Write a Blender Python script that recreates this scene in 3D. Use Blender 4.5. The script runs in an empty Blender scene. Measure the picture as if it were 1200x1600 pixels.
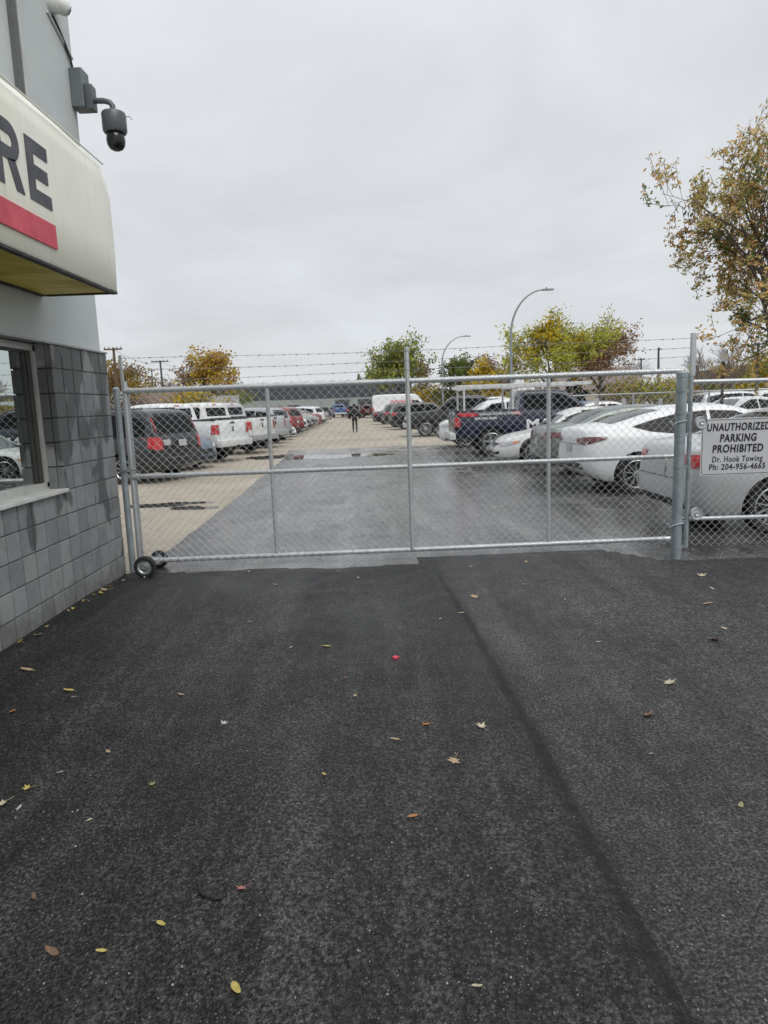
import bpy, bmesh, math, random
import numpy as np
from mathutils import Vector, Matrix
from mathutils.bvhtree import BVHTree

R = math.radians
scene = bpy.context.scene
C = bpy.data.collections.new("place")
scene.collection.children.link(C)

# ------------------------------------------------------------------ camera
F_PX, PITCH, ROLL, CAM_H = 1075.0, R(8.88), R(2.05), 1.67
fwd = Vector((0, math.cos(PITCH), -math.sin(PITCH)))
r0 = Vector((1, 0, 0)); u0 = r0.cross(fwd)
rgt = r0 * math.cos(ROLL) - u0 * math.sin(ROLL)
upv = u0 * math.cos(ROLL) + r0 * math.sin(ROLL)
CAMP = Vector((0, 0, CAM_H))
cam_d = bpy.data.cameras.new("camera")
cam = bpy.data.objects.new("camera", cam_d)
scene.collection.objects.link(cam)
cam_d.sensor_fit = 'VERTICAL'; cam_d.sensor_height = 36.0
cam_d.lens = F_PX / 1600.0 * 36.0
cam_d.clip_start = 0.05; cam_d.clip_end = 3000
m = Matrix((rgt, upv, -fwd)).transposed().to_4x4(); m.translation = CAMP
cam.matrix_world = m
scene.camera = cam

def _ray(px, py):
    return fwd + rgt * ((px - 600) / F_PX) + upv * ((800 - py) / F_PX)
def gnd(px, py, z=0.0):
    d = _ray(px, py); return CAMP + d * ((z - CAM_H) / d.z)
def at(px, py, Y):
    d = _ray(px, py); return CAMP + d * (Y / d.y)

# ------------------------------------------------------------------ world, sun, exposure
SUN_EL, SUN_ROT = R(52), R(150)
world = bpy.data.worlds.new("World"); scene.world = world; world.use_nodes = True
nt = world.node_tree; nt.nodes.clear()
wo = nt.nodes.new('ShaderNodeOutputWorld'); bg = nt.nodes.new('ShaderNodeBackground')
bg.inputs['Strength'].default_value = 0.1
sky = nt.nodes.new('ShaderNodeTexSky'); sky.sky_type = 'NISHITA'; sky.sun_disc = False
sky.sun_elevation = SUN_EL; sky.sun_rotation = SUN_ROT
tc = nt.nodes.new('ShaderNodeTexCoord')
sep = nt.nodes.new('ShaderNodeSeparateXYZ'); nt.links.new(tc.outputs['Generated'], sep.inputs[0])
# flat cloud deck: direction divided by its height
mx = nt.nodes.new('ShaderNodeMath'); mx.operation = 'MAXIMUM'; mx.inputs[1].default_value = 0.0
nt.links.new(sep.outputs['Z'], mx.inputs[0])
ad = nt.nodes.new('ShaderNodeMath'); ad.operation = 'ADD'; ad.inputs[1].default_value = 0.22
nt.links.new(mx.outputs[0], ad.inputs[0])
dv = nt.nodes.new('ShaderNodeVectorMath'); dv.operation = 'DIVIDE'
cmb = nt.nodes.new('ShaderNodeCombineXYZ')
for i in range(3): nt.links.new(ad.outputs[0], cmb.inputs[i])
nt.links.new(tc.outputs['Generated'], dv.inputs[0]); nt.links.new(cmb.outputs[0], dv.inputs[1])
n1 = nt.nodes.new('ShaderNodeTexNoise'); n1.inputs['Scale'].default_value = 1.6
n1.inputs['Detail'].default_value = 5; n1.inputs['Roughness'].default_value = 0.55
n1.inputs['Distortion'].default_value = 0.4
nt.links.new(dv.outputs[0], n1.inputs['Vector'])
cr = nt.nodes.new('ShaderNodeValToRGB')
cr.color_ramp.elements[0].position = 0.32; cr.color_ramp.elements[0].color = (0.60, 0.615, 0.635, 1)
cr.color_ramp.elements[1].position = 0.68; cr.color_ramp.elements[1].color = (0.695, 0.72, 0.75, 1)
nt.links.new(n1.outputs['Fac'], cr.inputs[0])
sc10 = nt.nodes.new('ShaderNodeVectorMath'); sc10.operation = 'SCALE'; sc10.inputs['Scale'].default_value = 10.0
nt.links.new(cr.outputs[0], sc10.inputs[0])
# an overcast sky grows steadily brighter from horizon to zenith
z3 = nt.nodes.new('ShaderNodeMath'); z3.operation = 'POWER'; z3.inputs[1].default_value = 3.0
nt.links.new(mx.outputs[0], z3.inputs[0])
za = nt.nodes.new('ShaderNodeMath'); za.operation = 'MULTIPLY_ADD'; za.inputs[1].default_value = 0.6; za.inputs[2].default_value = 9.5
nt.links.new(mx.outputs[0], za.inputs[0])
zr = nt.nodes.new('ShaderNodeMath'); zr.operation = 'MULTIPLY_ADD'; zr.inputs[1].default_value = 8.0
nt.links.new(z3.outputs[0], zr.inputs[0]); nt.links.new(za.outputs[0], zr.inputs[2]); nt.links.new(zr.outputs[0], sc10.inputs['Scale'])
mixw = nt.nodes.new('ShaderNodeMixRGB'); mixw.inputs[0].default_value = 0.94
nt.links.new(sky.outputs[0], mixw.inputs[1]); nt.links.new(sc10.outputs[0], mixw.inputs[2])
nt.links.new(mixw.outputs[0], bg.inputs['Color']); nt.links.new(bg.outputs[0], wo.inputs[0])

sun_d = bpy.data.lights.new("sun", 'SUN'); sun_d.energy = 1.5; sun_d.angle = R(40)
sun_d.color = (1.0, 0.97, 0.93)
sun = bpy.data.objects.new("sun", sun_d); scene.collection.objects.link(sun)
sun.location = (0, 0, 40)
sdir = Vector((math.sin(SUN_ROT) * math.cos(SUN_EL), math.cos(SUN_ROT) * math.cos(SUN_EL), math.sin(SUN_EL)))
sun.rotation_euler = sdir.to_track_quat('Z', 'Y').to_euler()
vs = scene.view_settings
vs.view_transform = 'Standard'; vs.look = 'None'; vs.exposure = 0.2; vs.gamma = 1.0
vs.use_curve_mapping = False
scene.cycles.max_bounces = 6; scene.cycles.transparent_max_bounces = 6
scene.cycles.use_denoising = True

# ------------------------------------------------------------------ materials
MATS = {}
class NT:
    def __init__(s, name):
        s.m = bpy.data.materials.new(name); s.m.use_nodes = True
        s.t = s.m.node_tree; s.b = s.t.nodes['Principled BSDF']
        s._pos = None
    def n(s, typ, **kw):
        nd = s.t.nodes.new(typ)
        for k, v in kw.items():
            if k in nd.inputs: nd.inputs[k].default_value = v
            else: setattr(nd, k, v)
        return nd
    def l(s, a, b): s.t.links.new(a, b)
    def pos(s):
        if s._pos is None: s._pos = s.n('ShaderNodeNewGeometry').outputs['Position']
        return s._pos
    def noise(s, scale, detail=4, rough=0.55, vec=None, dist=0.0):
        nd = s.n('ShaderNodeTexNoise', Scale=scale, Detail=detail, Roughness=rough, Distortion=dist)
        s.l(vec or s.pos(), nd.inputs['Vector']); return nd.outputs['Fac']
    def ramp(s, fac, stops):
        nd = s.n('ShaderNodeValToRGB'); e = nd.color_ramp.elements
        while len(e) < len(stops): e.new(0.5)
        for i, (p, c) in enumerate(stops):
            e[i].position = p
            if not hasattr(c, '__len__'): c = (c, c, c)
            e[i].color = (*c, 1)
        s.l(fac, nd.inputs[0]); return nd.outputs[0]
    def mix(s, fac, a, b, mode='MIX'):
        nd = s.n('ShaderNodeMixRGB', blend_type=mode)
        for i, v in ((0, fac), (1, a), (2, b)):
            if isinstance(v, (int, float)): nd.inputs[i].default_value = v if i == 0 else (v, v, v, 1)
            elif isinstance(v, tuple): nd.inputs[i].default_value = (*v, 1)
            else: s.l(v, nd.inputs[i])
        return nd.outputs[0]
    def bump(s, h, strength=0.3, dist=0.01, normal=None):
        nd = s.n('ShaderNodeBump', Strength=strength, Distance=dist)
        s.l(h, nd.inputs['Height'])
        if normal: s.l(normal, nd.inputs['Normal'])
        return nd.outputs[0]

def simple(name, col, rough=0.5, metal=0.0, var=0.0, scale=6.0, bump=0.0, bscale=60, coat=0.0, spec=0.5, objvar=0.0):
    if name in MATS: return MATS[name]
    k = NT(name); b = k.b
    b.inputs['Base Color'].default_value = (*col, 1); b.inputs['Roughness'].default_value = rough
    b.inputs['Metallic'].default_value = metal; b.inputs['Coat Weight'].default_value = coat
    b.inputs['Coat Roughness'].default_value = 0.05; b.inputs['Specular IOR Level'].default_value = spec
    c = None
    if var > 0:
        n = k.noise(scale, 5, 0.6)
        c = k.ramp(n, [(0.3, tuple(x * (1 - var) for x in col)), (0.7, tuple(min(1, x * (1 + var)) for x in col))])
        k.l(k.ramp(n, [(0.3, min(1, rough + 0.1)), (0.7, max(0, rough - 0.1))]), b.inputs['Roughness'])
    if objvar > 0:
        oi = k.n('ShaderNodeObjectInfo')
        v = k.ramp(oi.outputs['Random'], [(0, 1 - objvar), (1, 1.0)])
        c = k.mix(1.0, c if c else col, v, 'MULTIPLY')
    if c: k.l(c, b.inputs['Base Color'])
    if bump > 0: k.l(k.bump(k.noise(bscale, 3), bump, 0.005), b.inputs['Normal'])
    MATS[name] = k.m; return k.m

def paint(name, col, rough=0.22, metal=0.0):
    """car paint with a film of rain dust"""
    if name in MATS: return MATS[name]
    k = NT(name); b = k.b
    g = (col[0] + col[1] + col[2]) / 3 * .75 + 0.035
    n = k.noise(2.5, 6, 0.65)
    c = k.mix(k.ramp(n, [(0.35, 0.0), (0.75, 0.22)]), col, (g, g * .97, g * .92))
    k.l(c, b.inputs['Base Color']); b.inputs['Metallic'].default_value = metal
    k.l(k.ramp(k.noise(5, 5), [(0.3, rough), (0.7, rough + 0.2)]), b.inputs['Roughness'])
    b.inputs['Coat Weight'].default_value = 0.3; b.inputs['Coat Roughness'].default_value = 0.08
    MATS[name] = k.m; return k.m

def galv():
    k = NT('galvanised_steel'); b = k.b
    v = k.n('ShaderNodeTexVoronoi', Scale=90); k.l(k.pos(), v.inputs['Vector'])
    c = k.ramp(v.outputs['Distance'], [(0.0, (.40, .42, .43)), (0.8, (.60, .62, .63))])
    c = k.mix(k.ramp(k.noise(3, 4), [(.4, 0.), (.75, .6)]), c, (.34, .36, .36))
    c = k.mix(k.ramp(k.noise(11, 6, .75), [(.60, 0.), (.72, .55)]), c, (.24, .20, .16))
    k.l(c, b.inputs['Base Color']); b.inputs['Metallic'].default_value = 0.55
    b.inputs['Roughness'].default_value = 0.45
    MATS['galv'] = k.m; return k.m
GALV = galv()
POSTGREY = simple('weathered_post_steel', (.27, .31, .33), .5, .3, .25, 9, .15, 120)
WIRE = simple('chain_link_wire', (.52, .54, .54), .5, .3, .15, 20)
RUSTWIRE = simple('barbed_wire_steel', (.24, .235, .23), .6, .5, .3, 30)
RUBBER = simple('tyre_rubber', (.018, .018, .019), .75, 0, .3, 12, .3, 80)
RIM = simple('alloy_rim', (.52, .53, .54), .32, .8, .1, 20)
STEELRIM = simple('painted_steel_rim', (.36, .37, .38), .4, .6, .2, 20)
BLACK = simple('black_trim', (.015, .015, .016), .55, 0, .2, 14)
CHROME = simple('chrome_trim', (.70, .71, .72), .15, 1.0, .1, 10)
CARGLASS = simple('tinted_car_glass', (.006, .007, .008), .05, 0, 0, spec=.12)
CLEARGLASS = simple('windscreen_glass', (.055, .07, .068), .03, 0, 0, spec=.8)
TAIL = simple('tail_lamp_red', (.42, .012, .016), .15, 0, .45, 18, coat=.8)
TAILD = simple('dark_tail_lamp', (.10, .008, .012), .12, 0, .3, 25, coat=.8)
HEAD = simple('headlamp_lens', (.38, .40, .41), .1, .3, .4, 30, coat=1)
AMBER = simple('amber_lens', (.7, .22, .10), .2, 0, .1, 20, coat=.6)
PLATE = simple('plate_white', (.42, .44, .43), .4, 0, .25, 25)
SEAM = simple('panel_gap', (.02, .02, .02), .8)

def asphalt(name, dark, light, rough, speck=.5, wet=0.0, tint=(1, 1, 1), bs=1.0, grain=1.0, spec=.3, fs=62, tracks=0.0, dust=False):
    k = NT(name); b = k.b
    t = lambda v: tuple(v * q for q in tint)
    big = k.noise(0.6, 5, .6, dist=.6); mid = k.noise(5.0, 6, .65); fine = k.noise(fs, 4, .7); clot = k.noise(fs * .3, 3, .6)
    c = k.ramp(big, [(.35, t(dark)), (.66, t(light))])
    c = k.mix(k.ramp(mid, [(.45, 0.0), (.68, .55)]), c, t(light * 1.6))
    if tracks:
        mp = k.n('ShaderNodeMapping'); mp.inputs['Scale'].default_value = (1.9, .22, 1); k.l(k.pos(), mp.inputs[0])
        c = k.mix(k.ramp(k.noise(1.4, 5, .62, vec=mp.outputs[0]), [(.50, 0.), (.66, tracks)]), c, t(light * 1.9))
        c = k.mix(k.ramp(k.noise(2.1, 5, .7, vec=mp.outputs[0]), [(.36, .5), (.48, 0.)]), c, t(dark * .5))
    c = k.mix(1.0, c, k.ramp(clot, [(.38, 1 - .22 * grain), (.62, 1 + .2 * grain)]), 'MULTIPLY')
    c = k.mix(1.0, c, k.ramp(fine, [(.36, 1 - .93 * grain), (.50, 1 - .25 * grain), (.64, 1 + 1.5 * grain)]), 'MULTIPLY')  # aggregate grain, with facet glint and dark voids painted into its colour
    v = k.n('ShaderNodeTexVoronoi', Scale=fs * 1.7, Randomness=1.0); k.l(k.pos(), v.inputs['Vector'])
    # pale stone chips where a cell's own random value is high
    sx = k.n('ShaderNodeSeparateColor'); k.l(v.outputs['Color'], sx.inputs[0])
    chip = k.ramp(sx.outputs[0], [(.84, 0.0), (.99, speck)])
    inside = k.ramp(v.outputs['Distance'], [(.22, 1.0), (.45, 0.0)])
    c = k.mix(k.mix(1.0, chip, inside, 'MULTIPLY'), c, t(.25))
    if dust:
        sy = k.n('ShaderNodeSeparateXYZ'); k.l(k.pos(), sy.inputs[0])
        fr = k.n('ShaderNodeMapRange'); fr.inputs['From Min'].default_value = 21; fr.inputs['From Max'].default_value = 28.5; fr.inputs['To Max'].default_value = .30; k.l(sy.outputs['Y'], fr.inputs[0])
        du = k.n('ShaderNodeMath', operation='ADD'); k.l(fr.outputs[0], du.inputs[0]); k.l(k.noise(1.3, 6, .7), du.inputs[1])
        c = k.mix(k.ramp(du.outputs[0], [(.60, 0.), (.86, .9)]), c, (.34, .30, .235))
    at_ = k.n('ShaderNodeAttribute', attribute_name='shade_wear')      # tarry joint with its slope shade painted in, and damp along the wall
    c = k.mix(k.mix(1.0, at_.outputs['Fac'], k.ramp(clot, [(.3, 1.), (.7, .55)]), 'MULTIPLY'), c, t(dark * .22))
    k.l(c, b.inputs['Base Color'])
    r = k.ramp(k.noise(1.1, 5, .6, dist=.8), [(.38, max(.05, rough - wet)), (.62, rough)])
    k.l(r, b.inputs['Roughness'])
    b.inputs['Specular IOR Level'].default_value = spec
    h = k.mix(.5, fine, v.outputs['Distance'])
    nb = k.bump(h, bs, .010)
    k.l(k.bump(clot, .3 * bs, .012, nb), b.inputs['Normal'])
    MATS[name] = k.m; return k.m
ASPH_NEW = asphalt('fresh_black_asphalt', .011, .029, .60, .65, .16, (1, .98, .955), fs=66, tracks=.75, grain=1.07)
ASPH_NEW2 = asphalt('dark_grey_asphalt', .026, .046, .56, .5, .14, (1.0, .985, .97), .9, 1.0, fs=70, tracks=.45)
ASPH_OLD = asphalt('damp_grey_asphalt', .040, .110, .34, .5, .24, (1, .995, .985), .25, .8, .5, 45, tracks=.6, dust=True)

def gravel():
    k = NT('tan_gravel'); b = k.b
    big = k.noise(.25, 5, .6); mid = k.noise(2.2, 6, .65); fine = k.noise(45, 4, .7)
    c = k.ramp(big, [(.3, (.31, .275, .215)), (.7, (.46, .41, .335))])
    c = k.mix(k.ramp(mid, [(.45, 0.), (.7, .6)]), c, (.27, .23, .175))
    c = k.mix(1.0, c, k.ramp(fine, [(.25, .6), (.7, 1.2)]), 'MULTIPLY')
    k.l(c, b.inputs['Base Color']); b.inputs['Roughness'].default_value = .85
    k.l(k.bump(fine, .6, .02), b.inputs['Normal']); return k.m
GRAVEL = gravel()
WATER = simple('puddle_water', (.035, .032, .028), .03, 0, 0, spec=.6, bump=.02, bscale=14)

# ------------------------------------------------------------------ mesh helpers
class MB:
    def __init__(s): s.v = []; s.f = []; s.mi = []; s.cur = 0
    def add(s, vs, fs):
        o = len(s.v); s.v += [tuple(p) for p in vs]
        for f in fs: s.f.append(tuple(i + o for i in f)); s.mi.append(s.cur)
        return s
    def box(s, c, d, rot=None, bevel=0.0):
        hx, hy, hz = d[0] / 2, d[1] / 2, d[2] / 2
        c = Vector(c)
        if bevel <= 0:
            P = [Vector((x, y, z)) for x in (-hx, hx) for y in (-hy, hy) for z in (-hz, hz)]
            fs = [(0, 1, 3, 2), (4, 6, 7, 5), (0, 4, 5, 1), (2, 3, 7, 6), (0, 2, 6, 4), (1, 5, 7, 3)]
        else:
            bm = bmesh.new(); bmesh.ops.create_cube(bm, size=1)
            bmesh.ops.scale(bm, vec=d, verts=bm.verts)
            bmesh.ops.bevel(bm, geom=bm.edges[:], offset=bevel, segments=2, affect='EDGES', profile=.6)
            bm.verts.index_update()
            P = [v.co.copy() for v in bm.verts]; fs = [[v.index for v in f.verts] for f in bm.faces]; bm.free()
        if rot is not None: P = [rot @ p for p in P]
        return s.add([p + c for p in P], fs)
    def tube(s, pts, r, n=8, cap=True):
        pts = [Vector(p) for p in pts]; k = len(pts)
        rr = r if hasattr(r, '__len__') else [r] * k
        vs = []; prev = None
        for i in range(k):
            t = (pts[min(i + 1, k - 1)] - pts[max(i - 1, 0)])
            if t.length < 1e-9: t = Vector((0, 0, 1))
            t.normalize()
            if prev is None:
                a = Vector((0, 0, 1)) if abs(t.z) < .9 else Vector((1, 0, 0))
                nrm = t.cross(a).normalized()
            else:
                nrm = prev - t * prev.dot(t)
                nrm = nrm.normalized() if nrm.length > 1e-6 else t.orthogonal().normalized()
            prev = nrm; bn = t.cross(nrm)
            for j in range(n):
                a = 2 * math.pi * j / n
                vs.append(pts[i] + (nrm * math.cos(a) + bn * math.sin(a)) * rr[i])
        fs = []
        for i in range(k - 1):
            for j in range(n):
                fs.append((i * n + j, i * n + (j + 1) % n, (i + 1) * n + (j + 1) % n, (i + 1) * n + j))
        if cap: fs += [tuple(range(n))[::-1], tuple((k - 1) * n + j for j in range(n))]
        return s.add(vs, fs)
    def lathe(s, prof, n=20, axis='Z', c=(0, 0, 0), rot=None, closed=False):
        """prof: (radius, height) pairs"""
        vs = []; c = Vector(c)
        for (r, h) in prof:
            for j in range(n):
                a = 2 * math.pi * j / n; x, y = r * math.cos(a), r * math.sin(a)
                p = Vector((x, y, h)) if axis == 'Z' else (Vector((x, h, y)) if axis == 'Y' else Vector((h, x, y)))
                if rot is not None: p = rot @ p
                vs.append(p + c)
        fs = []; K = len(prof)
        for i in range(K - 1 + (1 if closed else 0)):
            i2 = (i + 1) % K
            for j in range(n):
                fs.append((i * n + j, i * n + (j + 1) % n, i2 * n + (j + 1) % n, i2 * n + j))
        return s.add(vs, fs)
    def mesh(s, name, mats=None, smooth=False, angle=35):
        me = bpy.data.meshes.new(name); me.from_pydata(s.v, [], s.f)
        for mt in (mats if isinstance(mats, (list, tuple)) else [mats]):
            if mt: me.materials.append(mt)
        if any(s.mi): me.polygons.foreach_set('material_index', s.mi)
        if smooth:
            me.polygons.foreach_set('use_smooth', [True] * len(me.polygons))
            me.set_sharp_from_angle(angle=R(angle))
        me.update(); return me
    def build(s, name, mats=None, parent=None, smooth=False, angle=35, loc=(0, 0, 0)):
        o = bpy.data.objects.new(name, s.mesh(name, mats, smooth, angle)); C.objects.link(o)
        o.location = loc
        if parent: o.parent = parent
        return o
def link(name, me, parent=None, loc=(0, 0, 0), rot=(0, 0, 0), mat=None):
    o = bpy.data.objects.new(name, me); C.objects.link(o); o.location = loc; o.rotation_euler = rot
    if parent: o.parent = parent
    if mat:
        o.material_slots[0].link = 'OBJECT'; o.material_slots[0].material = mat
    return o
def thing(name, label, cat, loc=(0, 0, 0), rz=0, group=None):
    o = bpy.data.objects.new(name, None); C.objects.link(o); o.empty_display_size = .2
    o.location = loc; o.rotation_euler = (0, 0, rz); tag(o, label, cat, group); return o
def tag(o, label, cat, group=None):
    o['label'] = label; o['category'] = cat
    if group: o['group'] = group
    return o
def struct(o): o['kind'] = 'structure'; return o
def stuff(o): o['kind'] = 'stuff'; return o

def text_mesh(body, size, sx=1.0, bold=0.0, shear=0.0, extrude=0.002, mat=None, spacing=1.0):
    cu = bpy.data.curves.new('t', 'FONT'); cu.body = body; cu.size = size; cu.bevel_depth = bold; cu.bevel_resolution = 0
    cu.shear = shear; cu.extrude = extrude; cu.align_x = 'CENTER'; cu.space_character = spacing
    o = bpy.data.objects.new('t', cu); C.objects.link(o)
    dg = bpy.context.evaluated_depsgraph_get(); dg.update()
    me = bpy.data.meshes.new_from_object(o.evaluated_get(dg))
    bpy.data.objects.remove(o); bpy.data.curves.remove(cu)
    me.transform(Matrix.Diagonal((sx, 1, 1, 1)))
    me.materials.clear()
    if mat: me.materials.append(mat)
    return me

def fit_text(me, width, cap=None):
    xs = [v.co.x for v in me.vertices]; w_ = max(xs) - min(xs); c_ = (max(xs) + min(xs)) / 2
    me.transform(Matrix.Diagonal((width / w_, 1, 1, 1)) @ Matrix.Translation((-c_, 0, 0))); return me

# ------------------------------------------------------------------ ground
def sheet(name, poly, z, mat):
    mb = MB(); mb.add([(x, y, z) for x, y in poly], [tuple(range(len(poly)))])
    return struct(mb.build(name, mat))
sheet('ground', [(-700, -60), (700, -60), (700, 1500), (-700, 1500)], -0.012, GRAVEL)
rng = random.Random(5)
# old damp asphalt inside the gate
lo = [(-2.7, 6.2), (-2.66, 8.3), (-2.82, 13.0), (-3.08, 19.0), (-3.40, 24.5), (-3.75, 27.6), (-2.6, 28.1),
      (-1.0, 27.5), (.6, 27.9), (2.4, 27.0), (4.2, 27.3), (9, 26.8), (30, 26.5), (30, 6.2)]
pts = []
for i in range(len(lo) - 1):
    a, b = Vector(lo[i]), Vector(lo[i + 1]); n = max(1, min(24, int((b - a).length / .35)))
    for j in range(n):
        q = a.lerp(b, j / n)
        if 1 <= i <= 10: q += Vector((rng.uniform(-.018, .018), rng.uniform(-.03, .03)))
        pts.append((q.x, q.y))
pts.append(lo[-1])
sheet('lot_asphalt', pts, -0.004, ASPH_OLD)

def edge_x(y):      # centre of the long seam between the two lifts of new asphalt
    return float(np.interp(y, [-2, 1.6, 1.87, 2.33, 2.98, 3.6, 4.8, 6.28, 7.56], [.74, .741, .736, .72, .704, .673, .62, .517, .45]))
def bumpy(x, y, s=1.0, seed=0):
    return (math.sin(x * 1.7 * s + 1.3 + seed) * math.cos(y * 1.3 * s + .4 + seed) + .5 * math.sin(x * 4.1 * s + y * 3.3 * s + seed))
def strip(name, xs_of, ys, zf, mat, shade_wear=None):
    vs = []; fs = []; nx = None
    for y in ys:
        row = xs_of(y); nx = len(row)
        for x in row: vs.append((x, y, zf(x, y)))
    for i in range(len(ys) - 1):
        for j in range(nx - 1):
            a = i * nx + j; fs.append((a, a + 1, a + nx + 1, a + nx))
    mb = MB(); mb.add(vs, fs); o = mb.build(name, mat, smooth=True, angle=60)
    if shade_wear:
        at_ = o.data.attributes.new('shade_wear', 'FLOAT', 'POINT')
        at_.data.foreach_set('value', [shade_wear(v[0], v[1]) for v in vs])
    return struct(o)
ysl = list(np.linspace(-2.5, 1.2, 20)) + list(np.linspace(1.24, 7.32, 160))
from mathutils import noise as mnoise
def ragged(x, y, f, a): return a * mnoise.noise(Vector((x * f, y * f, 3.7)))
def xs_left(y):
    e = edge_x(y) + ragged(0, y, 3.0, .015) + ragged(5, y, 11, .012)
    return list(np.linspace(-3.2, e - .25, 36)) + [e - .16, e - .10, e - .06, e - .03, e, e + .03, e + .06, e + .10, e + .14]
def z_left(x, y):
    e = edge_x(y) + ragged(0, y, 3.0, .015) + ragged(5, y, 11, .012)
    t = min(1, max(0, (x - (e - .07)) / .16)); t = t * t * (3 - 2 * t)
    far = min(1, max(0, (y - 6.2) / .8))
    top = .042 * (1 - far) + .004 * far + .003 * bumpy(x, y) * (1 - far)
    rough = ragged(x, y, 16, .006) * (1 - abs(2 * t - 1)) * (1 - far)
    yb = 7.08 + ragged(x, 1, 1.5, .14) + ragged(x, y, 7, .07)
    return top * (1 - t) + (-.012) * t + rough - (.03 if y > yb + .03 else max(0, y - yb) * .8)
def shade_wear_left(x, y):
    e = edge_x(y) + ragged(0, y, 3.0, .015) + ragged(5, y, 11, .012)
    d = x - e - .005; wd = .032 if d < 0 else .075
    seam = .95 * math.exp(-(d / wd) ** 2)  # tar plus the shade of the joint's slope, painted dark along the edge
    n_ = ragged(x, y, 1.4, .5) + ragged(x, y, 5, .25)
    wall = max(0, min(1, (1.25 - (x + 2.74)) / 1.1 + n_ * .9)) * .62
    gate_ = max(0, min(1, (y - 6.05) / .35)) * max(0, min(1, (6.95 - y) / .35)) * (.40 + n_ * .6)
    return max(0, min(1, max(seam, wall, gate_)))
strip('driveway', xs_left, ysl, z_left, ASPH_NEW, shade_wear_left)
ysr = list(np.linspace(-2.5, 1.2, 16)) + list(np.linspace(1.26, 7.46, 110))
def xs_right(y):
    e = edge_x(y)
    return list(np.linspace(e - .12, e + .5, 22)) + list(np.linspace(e + .6, 4.5, 30)) + list(np.linspace(5, 14, 12))
def z_right(x, y):
    e = edge_x(y); d = max(0, x - e)
    yb = float(np.interp(x, [-1, .45, 2.4, 2.85, 3.2, 14], [7.44, 7.44, 7.40, 6.85, 6.80, 6.75])) + ragged(x, y, 2, .05)
    off = max(0, y - yb)
    return -.002 + .010 * min(1, d / 1.5) + .0025 * bumpy(x, y, 1, 2) - (.03 if off > .03 else off * .6)
def shade_wear_right(x, y):
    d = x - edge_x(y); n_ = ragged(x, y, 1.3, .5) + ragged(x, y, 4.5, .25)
    seam = .9 * math.exp(-(max(0, d) / .085) ** 2)  # painted slope shade and tar carried onto the lower side
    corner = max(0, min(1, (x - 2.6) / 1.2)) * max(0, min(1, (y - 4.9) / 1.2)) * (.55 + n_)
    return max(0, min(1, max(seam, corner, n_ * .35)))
strip('driveway_patch', xs_right, ysr, z_right, ASPH_NEW2, shade_wear_right)
# rain puddles
def puddle(name, c, rx, ry, seed, z=.001):
    r_ = random.Random(seed); ph = [r_.uniform(0, 6.28) for _ in range(5)]
    P = []
    for i in range(48):
        a = 2 * math.pi * i / 48
        k = 1 + .22 * math.sin(2 * a + ph[0]) + .14 * math.sin(3 * a + ph[1]) + .09 * math.sin(5 * a + ph[2]) + .05 * math.sin(9 * a + ph[3])
        P.append((c[0] + rx * k * math.cos(a), c[1] + ry * k * math.sin(a)))
    return sheet(name, P, z, WATER)
puddle('puddle', gnd(422, 714), .62, 1.1, 1)
puddle('puddle', gnd(258, 788), .75, .28, 2, -.006)
puddle('puddle', gnd(300, 793), .4, .22, 9, -.005)
puddle('puddle', gnd(520, 713), 1.5, 1.2, 4)

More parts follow.
